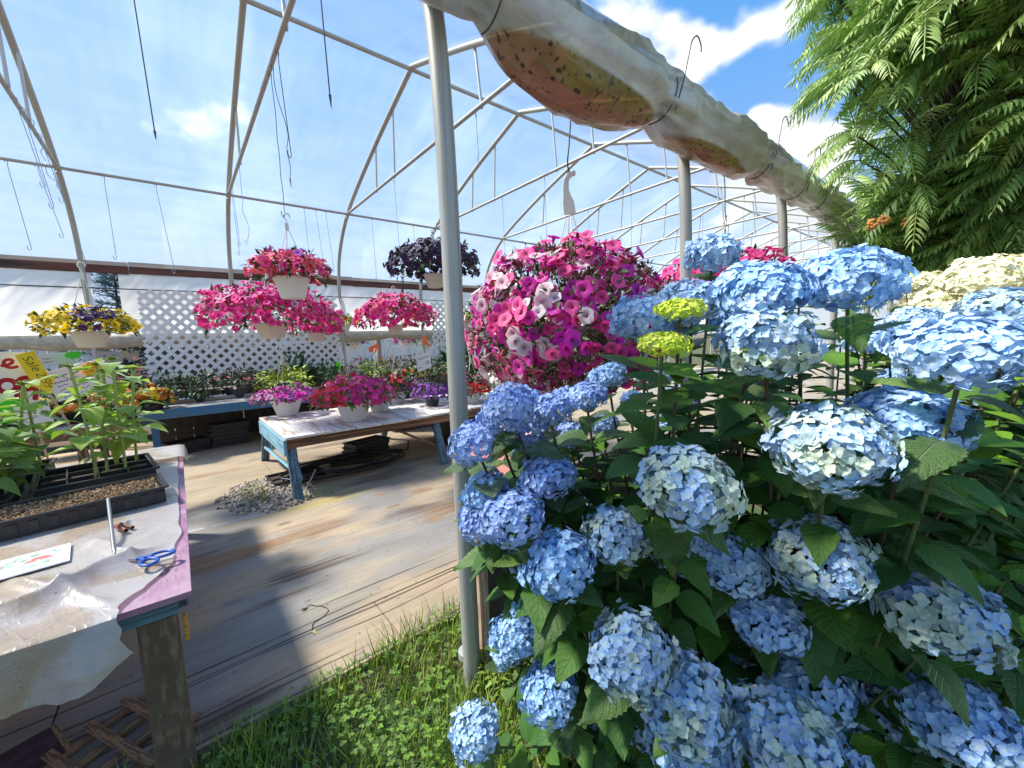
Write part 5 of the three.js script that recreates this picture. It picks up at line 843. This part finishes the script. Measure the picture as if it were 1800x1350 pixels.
// ---------- sunflower seedlings ----------
{
  const sl = [{ droop: .35, fold: .2 }, { droop: .7, fold: .1 }, { droop: .1, fold: .35 }].map(o => leafGeo({ L: 1, W: .86, rows: 9, cols: 4, serr: .03, quilt: .015, base: .40, tip: 1.5, ...o }));
  const sm = [[.48, .62, .07], [.36, .52, .05], [.22, .36, .04], [.56, .68, .09]].map(c => leafy(col(...c), { map: tVein, roughness: .9, transmission: .55 }));
  const R = rng(2024), stemM = std(col(.36, .42, .14), .7);
  const plants = []; for (const [x0, x1, z0, z1, n, h, g, where] of [[-.50, -.27, -3.95, -3.55, 5, .70, 0, 'in the tray next to the plastic flap'], [-1.25, -.80, -3.85, -3.30, 16, .48, 1, 'in the tray at the left edge'], [-1.25, -.75, -4.35, -4.05, 6, .54, 1, 'in the rear tray on the work table']]) for (let i = 0; i < n; i++) plants.push([lerp(x0, x1, (i + .5) / n + .1 * (R() - .5)), lerp(z0, z1, R()), h * (.8 + .32 * R()), g, where, i]);
  plants.push([-.47, -3.62, .17, 0, 'in the tray next to the plastic flap', 5]);
  for (const [x, z, h, g, where, i] of plants) {
    const t = thing('sunflower_seedling', `${h < .3 ? 'tiny' : 'tall'} green sunflower seedling ${where}, ${WORD[i]} from the left`, 'seedling', [x, .775, z], 0, 'sunflower seedlings on the work table'), lx = (R() - .5) * .12, lz = (R() - .5) * .1, pts = [[0, 0, 0], [lx * .3, h * .5, lz * .2], [lx, h, lz]];
    part('stem', tube(pts, .0085, 12, 7), stemM, t); const c = new THREE.CatmullRomCurve3(pts.map(p => V(...p))); const n = h < .3 ? 5 : 16; let a = R() * 6;
    for (let k = 0; k < n; k++) { const f = h < .3 ? .6 + .4 * k / n : .26 + .72 * (k / (n - 1)), p = c.getPoint(f), L = h < .3 ? .06 : lerp(.19, .10, f) * (.8 + .4 * R()); a += 2.2 + .5 * R(); const up = lerp(.1, .9, f), d = V(Math.cos(a), up, Math.sin(a)).normalize(), e = p.clone().addScaledVector(d, L * .45); const o = new THREE.Mesh(sl[Math.floor(R() * 3)], sm[g ? [1, 2, 2, 0][Math.floor(R() * 4)] : [0, 0, 3, 1][Math.floor(R() * 4)]]); basis(e, V(d.x, d.y * .3 - .12, d.z), V(d.x * -.3, 1, d.z * -.3), L).decompose(o.position, o.quaternion, o.scale); o.name = 'leaf'; t.add(o); part('leaf_stalk', bar([p.x, p.y, p.z], [e.x, e.y, e.z], .0028, 4), stemM, t); }
    if (h > .3) { const A = new Acc(); for (let k = 0; k < 22; k++) { const q = k * 2.4, d = V(Math.cos(q), .5 + .9 * k / 22, Math.sin(q)).normalize(); A.add(smallLeaf, basis(V(lx, h, lz), d, V(0, 1, 0), .045), [.16 + .1 * R(), .28, .03]); } part('bud', A.build(), M.smallFoliage, t); }
  }
}
// ---------- wire hooks hanging in the house ----------
function hook(label, x, y1, z, len, o = {}) {
  const t = thing('wire_hook', label, 'hook', [x, y1, z], o.turn ?? .6, o.group), r = o.r ?? .0035, k = o.kink ?? 0, s = o.straight; const pts = [[-.012, -.03, 0], [-.014, .012, 0], [.0, .026, 0], [.014, .010, 0], [.008, -.05, 0]];
  const R = rng(Math.round(x * 100 + z * 37 + len * 10 + 5000)), n = 7, sl = o.slant ?? .03; for (let i = 1; i <= n; i++) pts.push([.004 + sl * i / n + k * (R() - .5), -.05 - (len - .1) * i / n, k * (R() - .5)]);
  part('wire', tube(pts, r, 60, 5), o.pale ? M.paleWire : M.wire, t);
  const e = pts[pts.length - 1]; part('hook_end', s ? bar(e, [e[0] + .004, e[1] - .08, e[2]], r * 2.1, 6, r * .5) : tube([e, [e[0] + .002, e[1] - .03, e[2]], [e[0] - .016, e[1] - .055, e[2]], [e[0] - .036, e[1] - .03, e[2]], [e[0] - .034, e[1], e[2]]], r, 16, 5), o.pale ? M.paleWire : M.wire, t);
}
const TB = 4.105, PF = ZR - 2.92;
hook('straight dark wire with a flat end hanging highest in the left sky', .0, 5.24, -5.4, 1.58, { straight: true, r: .006, slant: .05 });
hook('straight dark wire with a pointed end near the top centre', .925, 4.11, -2.93, .96, { straight: true, r: .005, slant: .02 });
hook('hooked wire hanging right of the second tie bar', .925, TB, -4.18, .85, { r: .004, slant: .05 });
hook('wavy wire hanging on the second tie bar', .925, TB, -4.42, 1.0, { r: .0035, kink: .07, slant: .1, straight: true });
hook('long wavy wire carrying the coral basket', .93, TB, -4.55, 1.28, { r: .0035, kink: .02, slant: .02 });
hook('tangled wire below the strut on the second tie bar', .925, TB, -7.0, 1.05, { kink: .06, pale: true });
hook('thin hook beside the second hoop, left of the tangled wire', .925, TB, -7.9, .9, { pale: true });
hook('thin hook beside the second hoop, nearest to the pipe', .93, TB, -8.1, 1.0, { pale: true });
[-1.45, -1.19, -1.04, -.56, .0, 2.05, 2.25, 2.42, 3.3, 4.2].forEach((x, i) => hook(`thin wire hook hanging from the far shoulder pipe, ${WORD[i]} from the left`, x, 4.085, PF, [1.1, .9, 1.25, 1.15, 1.3, 1.2, 1.0, 1.1, 1.2, 1.1][i], { pale: true, r: .004, slant: [.1, .16, .2, .02, .12, .03, .08, .1, .02, .03][i], group: 'wire hooks on the far shoulder pipe' }));
[[-.98, -6.62], [-.97, -6.9], [-.99, -6.4], [-.98, -7.3]].forEach(([x, z], i) => hook(`wire hook on the leftmost tie bar, ${WORD[i]} along it`, x, TB, z, [.95, .65, .8, .7][i], { pale: true, kink: i === 1 ? .08 : 0, slant: .12, group: 'wire hooks on the leftmost tie bar' }));
[[2.9, -6.3, 1.2], [2.88, -4.0, .5], [4.83, -4.9, 1.1], [4.83, -6.0, 1.0], [4.84, -4.4, .7], [6.75, -4.6, .9], [6.74, -5.6, 1.1], [8.7, -4.2, .9], [8.68, -3.4, 1.2]].forEach(([x, z, l], i) => hook(`wire hook on the tie bars right of the post, ${WORD[i]} away from it`, x, TB, z, l, { pale: true, group: 'wire hooks on the farther tie bars' }));
{ const t = thing('basket_wire', 'dark wire with a bent end carrying the huge petunia basket', 'wire', [1.93, 0, -1.75]); part('wire', tube([[.04, 4.0, -.6], [.045, 3.3, -.2], [.04, 3.0, -.02], [.01, 2.72, 0], [-.01, 2.58, 0], [.012, 2.535, 0], [.045, 2.56, 0]], .0048, 40, 6), M.wire, t); part('top_loop', new THREE.TorusGeometry(.03, .0048, 6, 16).translate(.04, 4.03, -.6), M.wire, t); }
{ const t = thing('basket_wire', 'dark wire carrying the basket in the next bay', 'wire', [4.05, 0, -1.75]); part('wire', tube([[.04, 4.0, -.6], [.05, 3.4, -.15], [.03, 3.0, -.03], [0, 2.66, 0], [.02, 2.60, 0], [.04, 2.63, 0]], .0048, 40, 6), M.wire, t); part('top_loop', new THREE.TorusGeometry(.03, .0048, 6, 16).translate(.04, 4.03, -.6), M.wire, t); }

// ---------- hand-lettered signs ----------
function card(name, label, w, h, pos, ry, rz, draw, { px = 420, color = [.8, .79, .76], stick, shape, rx = 0 } = {}) {
  const t = thing(name, label, 'sign', pos); t.rotation.set(rx, ry, rz, 'YXZ');
  const c = document.createElement('canvas'); c.width = px; c.height = Math.round(px * h / w); const x = c.getContext('2d'); x.fillStyle = '#' + new THREE.Color().setRGB(...color).getHexString(); x.fillRect(0, 0, c.width, c.height); draw?.(x, c.width, c.height);
  const m = new THREE.CanvasTexture(c); m.colorSpace = THREE.SRGBColorSpace;
  if (shape) {
    const s = new THREE.Shape(shape.map(p => new THREE.Vector2(p[0] * w, p[1] * h))), g = new THREE.ExtrudeGeometry(s, { depth: .004, bevelEnabled: false }); const cd = part('card', g.translate(0, 0, -.006), std(col(...color), .7), t);
    const f = new THREE.ShapeGeometry(s), U = f.attributes.uv, P = f.attributes.position; for (let i = 0; i < U.count; i++) U.setXY(i, P.getX(i) / w + .5, P.getY(i) / h + .5); part('print', f, std(0xffffff, .6, { map: m }), cd);
  } else { const cd = part('card', rbox(w, h, .006, .002, 0, 0, -.005), std(col(...color), .7), t); part('print', new THREE.PlaneGeometry(w - .004, h - .004), std(0xffffff, .6, { map: m }), cd); }
  if (stick) part('stick', box(.016, stick, .006, 0, -h / 2 - stick / 2 + .04, -.012), M.paleEdge, t); return t;
}
const FACE = .55; // cards look towards the path, turned a little to the photographer's side
const brush = (x, c, w) => { x.strokeStyle = c; x.lineWidth = w; x.lineCap = 'round'; x.lineJoin = 'round'; };
const nine = (x, cx, cy, s) => { x.beginPath(); x.ellipse(cx, cy, s * .30, s * .30, 0, 0, 7); x.stroke(); x.beginPath(); x.moveTo(cx + s * .30, cy - s * .12); x.quadraticCurveTo(cx + s * .34, cy + s * .4, cx + s * .26, cy + s * .78); x.stroke(); };
const scribble = (x, x0, y0, w, lines, dy, c, R) => { brush(x, c, dy * .13); for (let l = 0; l < lines; l++) { let u = x0; const y = y0 + l * dy; while (u < x0 + w * (.7 + .3 * R())) { const L = dy * (.5 + 1.6 * R()); x.beginPath(); x.moveTo(u, y); for (let q = 0; q < L; q += dy * .16) x.lineTo(u + q, y - dy * .34 * R()); x.stroke(); u += L + dy * .35; } } };
const burst = (n, R, a = .72) => { const p = []; for (let i = 0; i < n * 2; i++) { const r = i % 2 ? .5 : .5 * a, t = i / (n * 2) * 6.2832; p.push([Math.cos(t) * r * (.9 + .2 * R()), Math.sin(t) * r * (.9 + .2 * R())]); } return p; };
const R7 = rng(7);
card('price_sign', 'white price sign with large red painted 99 at the left edge', .62, .50, [-1.27, 1.37, -5.5], FACE, -.05, (x, w, h) => { brush(x, '#a3122b', 26); nine(x, w * .69, h * .60, h * .36); nine(x, w * .88, h * .57, h * .36); brush(x, '#a3122b', 17); x.beginPath(); x.moveTo(w * .66, h * .24); x.bezierCurveTo(w * .80, h * .22, w * .78, h * .10, w * .70, h * .14); x.bezierCurveTo(w * .64, h * .2, w * .70, h * .32, w * .80, h * .26); x.stroke(); }, { stick: .6, color: [.80, .78, .72] });
card('colour_card', 'bright green card below the red numbered price sign', .30, .19, [-1.20, 1.10, -5.42], FACE, .03, (x, w, h) => { scribble(x, w * .08, h * .55, w * .3, 1, h * .3, '#e9ffe0', R7); }, { color: [.045, .62, .012] });
card('colour_card', 'white card hanging under the bright green card', .22, .26, [-1.03, 1.02, -5.5], FACE, .1, null, { color: [.74, .74, .72], stick: .3 });
card('arrow_sign', 'yellow arrow sign lettered Sale 2.99 pointing down right', .19, .40, [-.98, 1.41, -5.55], FACE, .30, (x, w, h) => { x.save(); x.translate(w * .52, h * .45); x.rotate(1.45); x.fillStyle = '#2d2a10'; x.font = `italic ${Math.round(w * .42)}px sans-serif`; x.textAlign = 'center'; x.fillText('Sale', -h * .20, w * .13); x.fillText('2.99', h * .22, w * .13); x.restore(); }, { color: [.80, .62, .02], stick: .45, shape: [[-.36, .5], [.30, .5], [.30, -.16], [.5, -.16], [.0, -.5], [-.5, -.16], [-.36, -.16]] });
card('handwritten_sign', 'tilted white card of handwriting with an orange starburst', .46, .29, [-.74, 1.33, -5.75], FACE, .26, (x, w, h) => { scribble(x, w * .08, h * .26, w * .42, 2, h * .17, '#3d4a68', R7); scribble(x, w * .10, h * .56, w * .78, 4, h * .13, '#3d4a68', R7); }, { color: [.78, .79, .82], stick: .6 });
card('starburst_label', 'orange starburst label on the tilted handwritten card', .21, .15, [-.645, 1.425, -5.725], FACE, .15, (x, w, h) => scribble(x, w * .28, h * .45, w * .4, 2, h * .2, '#b06010', R7), { color: [.85, .42, .005], shape: burst(12, rng(8), .8) });
card('price_sign', 'small grey price card lettered 5.99 behind the yellow basket', .30, .17, [-.77, 1.52, -8.6], FACE, -.03, (x, w, h) => { x.fillStyle = '#2b2b28'; x.font = `${Math.round(h * .5)}px sans-serif`; x.fillText('5', w * .2, h * .66); x.font = `${Math.round(h * .34)}px sans-serif`; x.fillText('99', w * .56, h * .5); }, { color: [.36, .34, .30], stick: .5 });
card('price_sign', 'small cream card with a green burst behind the orange starburst', .36, .16, [-1.28, 1.53, -8.4], FACE, .05, (x, w, h) => scribble(x, w * .08, h * .5, w * .2, 2, h * .28, '#3a3a34', R7), { color: [.60, .58, .50], stick: .5 });
card('starburst_label', 'green burst label on the small cream card', .22, .12, [-1.12, 1.57, -8.36], FACE, 0, null, { color: [.06, .55, .02], shape: burst(9, rng(9), .75) });
card('handwritten_sign', 'white sign lettered Hanging Baskets 2.00 above the violet phlox', .44, .25, [2.95, 1.27, -5.75], FACE + .05, .10, (x, w, h) => { x.fillStyle = '#3d4150'; x.font = `italic ${Math.round(h * .20)}px sans-serif`; x.fillText('Hanging Baskets', w * .07, h * .30); x.font = `bold ${Math.round(h * .30)}px sans-serif`; x.fillText('2.00', w * .56, h * .72); scribble(x, w * .06, h * .82, w * .2, 1, h * .16, '#3d4150', R7); }, { color: [.76, .75, .73], stick: .35 });
card('starburst_label', 'red orange burst label on the hanging baskets sign', .17, .12, [2.905, 1.245, -5.735], FACE + .05, .1, null, { color: [.85, .10, .02], shape: burst(8, rng(10), .72) });
card('arrow_sign', 'orange arrow card left of the fluorescent pair, pointing left', .34, .19, [3.15, 1.50, -8.3], FACE, .05, null, { color: [.88, .12, .01], shape: [[-.5, -.4], [-.5, .1], [.1, .28], [.3, .5], [.5, -.1], [.42, -.42]] });
card('arrow_sign', 'orange arrow card right of the fluorescent pair, pointing right', .32, .26, [4.25, 1.60, -8.1], FACE, .0, null, { color: [.88, .12, .01], shape: [[-.45, .5], [.0, .4], [-.02, .05], [.5, -.5], [-.5, -.2]] });
card('price_sign', 'plain white card between the two orange arrows', .5, .22, [3.75, 1.42, -8.4], FACE, .02, (x, w, h) => scribble(x, w * .1, h * .4, w * .6, 2, h * .28, '#9aa0b0', R7), { color: [.72, .73, .75], stick: .4 });
card('plant_label', 'lime green plant tag on the blue bench', .11, .13, [2.42, 1.18, -8.3], FACE, .05, (x, w, h) => scribble(x, w * .3, h * .5, w * .3, 1, h * .3, '#1d5a10', R7), { color: [.16, .75, .02], stick: .2 });
card('price_sign', 'white card with a dark window pattern right of the post', .5, .34, [5.0, 1.32, -7.2], FACE, -.04, (x, w, h) => { x.fillStyle = '#444a50'; for (let i = 0; i < 2; i++) for (let j = 0; j < 2; j++) x.fillRect(w * .12 + i * w * .17, h * .35 + j * h * .2, w * .14, h * .17); scribble(x, w * .55, h * .4, w * .3, 2, h * .2, '#9aa0a8', R7); }, { color: [.72, .74, .75], stick: .4 });
card('colour_card', 'lime yellow burst card beside the huge basket', .15, .15, [5.15, 1.60, -7.0], FACE, 0, null, { color: [.55, .75, .02], shape: burst(7, rng(12), .7) });

// ---------- gravel, weeds, litter ----------
{
  const R = rng(55), g = new THREE.IcosahedronGeometry(1, 1), m = new THREE.InstancedMesh(g, std(0xffffff, .9), 900), mt = new THREE.Matrix4(), c = new THREE.Color(), e = new THREE.Euler();
  for (let i = 0; i < 900; i++) { const a = R() * 6.28, r = Math.sqrt(R()), x = .62 + Math.cos(a) * r * .42 + (R() - .5) * .1, z = -5.0 + Math.sin(a) * r * .62, s = .010 + .012 * R(); e.set(R() * 6, R() * 6, R() * 6); mt.makeRotationFromEuler(e).scale(V(s * 1.3, s * .7, s)).setPosition(x, .008 + .02 * R() * (1 - r), z); m.setMatrixAt(i, mt); const k = .6 + .8 * R(); c.setRGB(.36 * k, .31 * k, .25 * k); m.setColorAt(i, c); }
  m.name = 'gravel'; m.userData = { kind: 'stuff', label: 'patch of tan gravel round the table leg', category: 'gravel' }; scene.add(m);
}
function blades(name, label, spots, seed, cols) {
  const g = new THREE.PlaneGeometry(.006, 1, 1, 4), P = g.attributes.position; for (let i = 0; i < P.count; i++) { const t = P.getY(i) + .5; P.setXYZ(i, P.getX(i) * (1 - t * .85), t, .35 * t * t); } g.computeVertexNormals();
  const m = new THREE.InstancedMesh(g, std(0xffffff, .6, { side: THREE.DoubleSide }), spots.length), R = rng(seed), mt = new THREE.Matrix4(), e = new THREE.Euler(), c = new THREE.Color();
  spots.forEach(([x, y, z, h], i) => { e.set((R() - .5) * .7, R() * 6.28, (R() - .5) * .7, 'YXZ'); mt.makeRotationFromEuler(e).scale(V(.6 + .7 * R(), h, h)).setPosition(x, y, z); m.setMatrixAt(i, mt); const q = cols[Math.floor(R() * cols.length)], k = .7 + .6 * R(); c.setRGB(q[0] * k, q[1] * k, q[2] * k); m.setColorAt(i, c); });
  m.name = numbered(name); m.userData = { kind: 'stuff', label, category: 'grass' }; scene.add(m);
}
const GR = [[.22, .34, .025], [.17, .29, .025], [.28, .38, .03], [.12, .22, .025], [.32, .34, .09]];
{
  const R = rng(8), s = [];
  for (let i = 0; i < 52000 && s.length < 30000; i++) {
    const x = -.7 + 4.2 * Math.pow(R(), 1.3), z = -2.02 + 2.3 * R(); const edge = -1.90 - .14 * smooth(.2, 1.3, x) + .06 * (fbm2(x * 5, 3, 3) - .5); if (z < edge) continue;
    const pat = fbm2(x * 4 + 2, z * 4, 3); if (R() > .35 + pat) continue; const bush = smooth(1.1, 1.6, x) * smooth(-1.3, -1.0, z); if (R() < bush * .75) continue;
    s.push([x, -.035, z, (.05 + .07 * R()) * (.6 + .9 * pat) * (z < -1.7 ? 1.25 : 1)]);
  }
  blades('grass', 'bright green lawn grass along the plywood edge', s, 31, GR);
  const o = []; for (let i = 0; i < 900; i++) o.push([-.6 + 16 * R() + .6, -.035, .2 + 1.8 * R(), .08 + .08 * R()]); blades('grass', 'grass growing past the hydrangea', o, 32, GR);
  const wd = []; for (let i = 0; i < 260; i++) { const q = R(); wd.push(q < .6 ? [.50 + .22 * (R() - .5), 0, -4.95 + .5 * (R() - .5), .05 + .10 * R()] : [1.0 + .3 * (R() - .5), 0, -4.55 + .2 * (R() - .5), .03 + .05 * R()]); } blades('weeds', 'yellow green weeds in the gravel by the table leg', wd, 33, [[.25, .30, .04], [.16, .24, .03], [.32, .33, .09]]);
  // clover in the lawn
  const A = new Acc(), lf = leafGeo({ L: 1, W: .9, rows: 3, cols: 2, fold: .2, droop: .2, base: .9, tip: .3 });
  for (let i = 0; i < 1500; i++) { const x = -.1 + 1.6 * R(), z = -1.95 + 1.2 * R(); if (fbm2(x * 5 + 7, z * 5, 3) + .3 * (R() - .5) < .5) continue; const y = .02 + .05 * R(), a = R() * 6; const k = .7 + .6 * R(); for (let q = 0; q < 3; q++) A.add(lf, basis(V(x, y - .02, z), V(Math.cos(a + q * 2.09), .25, Math.sin(a + q * 2.09)), V(0, 1, 0), .010 + .008 * R()), [.10 * k, .20 * k, .02]); }
  const o2 = new THREE.Mesh(A.build(), M.smallFoliage); o2.name = 'clover'; o2.userData = { kind: 'stuff', label: 'low clover leaves among the lawn grass', category: 'clover' }; scene.add(o2);
  // weeds standing up beside the post
  const B = new Acc(); for (let i = 0; i < 420; i++) { const x = .92 + .28 * R(), z = -1.42 + .25 * (R() - .5), y = .14 * R(); B.add(smallLeaf, basis(V(x, y, z), unit(R).add(V(0, .4, .3)), V(0, 1, 0), .03 + .02 * R()), [.13 + .06 * R(), .24, .025]); } const o3 = new THREE.Mesh(B.build(), M.smallFoliage); o3.name = 'weed_clump'; o3.userData = { kind: 'stuff', label: 'leafy green weeds at the foot of the galvanised post', category: 'weeds' }; scene.add(o3);
}
{ // dry litter on the plywood, dead leaves under the bush
  const t = thing('dried_stem', 'curled dry stem and leaf lying on the bare plywood', 'litter'); const br = std(col(.12, .06, .035), .9);
  part('stem', tube([[.44, .008, -2.56], [.47, .012, -2.585], [.50, .006, -2.56], [.53, .01, -2.52], [.545, .006, -2.46], [.50, .006, -2.42], [.45, .008, -2.40], [.43, .006, -2.35]], .0025, 40, 5), br, t);
  const lf = leafGeo({ L: 1, W: .4, rows: 4, cols: 2, fold: .6, droop: .2 }); const a = part('leaf', lf, std(col(.42, .30, .14), .9, { side: THREE.DoubleSide }), t); a.scale.setScalar(.05); a.position.set(.425, .006, -2.34); a.rotation.y = .4; const b = part('leaf', lf, br, t); b.scale.setScalar(.05); b.position.set(.42, .008, -2.57); b.rotation.y = 1.6;
  const R = rng(12); [[1.02, -.98, 'nearest the post'], [1.13, -.88, 'in the middle of the litter'], [.95, -.85, 'nearest the lone flower head'], [1.25, -1.0, 'deepest beneath the stems'], [1.05, -.75, 'closest to the camera']].forEach(([x, z, w], i) => { const o = new THREE.Mesh(leafGeo({ L: 1, W: .6, rows: 5, cols: 2, fold: .7, droop: -.3 }), std(col(.34, .19, .08), .9, { side: THREE.DoubleSide })); o.name = numbered('dead_leaf'); o.scale.setScalar(.09); o.position.set(x, .03, z); o.rotation.set((R() - .5), R() * 6, .3); scene.add(o); tag(o, `curled brown dead leaf on the ground under the hydrangea, ${w}`, 'dead leaf', 'dead leaves under the hydrangea'); });
}
// ---------- distant hedge beyond the house ----------
{
  const R = rng(91); const mk = (label, x, z, w, h) => { const t = thing('background_tree', label, 'tree', [x, 0, z], 0, 'trees beyond the greenhouse'); part('trunk', bar([0, 0, 0], [0, h * .5, 0], .16, 7, .08), M.woody, t); const A = new Acc(), lf = leafGeo({ L: 1, W: .7, rows: 2, cols: 2 }); for (let i = 0; i < 1500; i++) { const d = unit(R), k = .5 + .55 * R(), q = .6 + .8 * R(); A.add(lf, basis(V(d.x * w * k, h * .6 + d.y * h * .42 * k, d.z * w * k), unit(R), unit(R), .28), [.04 * q, .085 * q, .025 * q]); } part('crown', A.build(), M.smallFoliage, t, 'stuff'); };
  mk('dark leafy tree right behind the sumac', 10.5, 2.2, 2.2, 5.0); mk('leafy tree far behind the cream hydrangea', 15, .6, 2.0, 4.2); mk('round tree farthest away along the greenhouse', 22, 1.2, 2.4, 5);
}
scene.traverse(o => { if (o.isMesh) { o.castShadow = true; o.receiveShadow = true; } });
renderer.render(scene, camera);
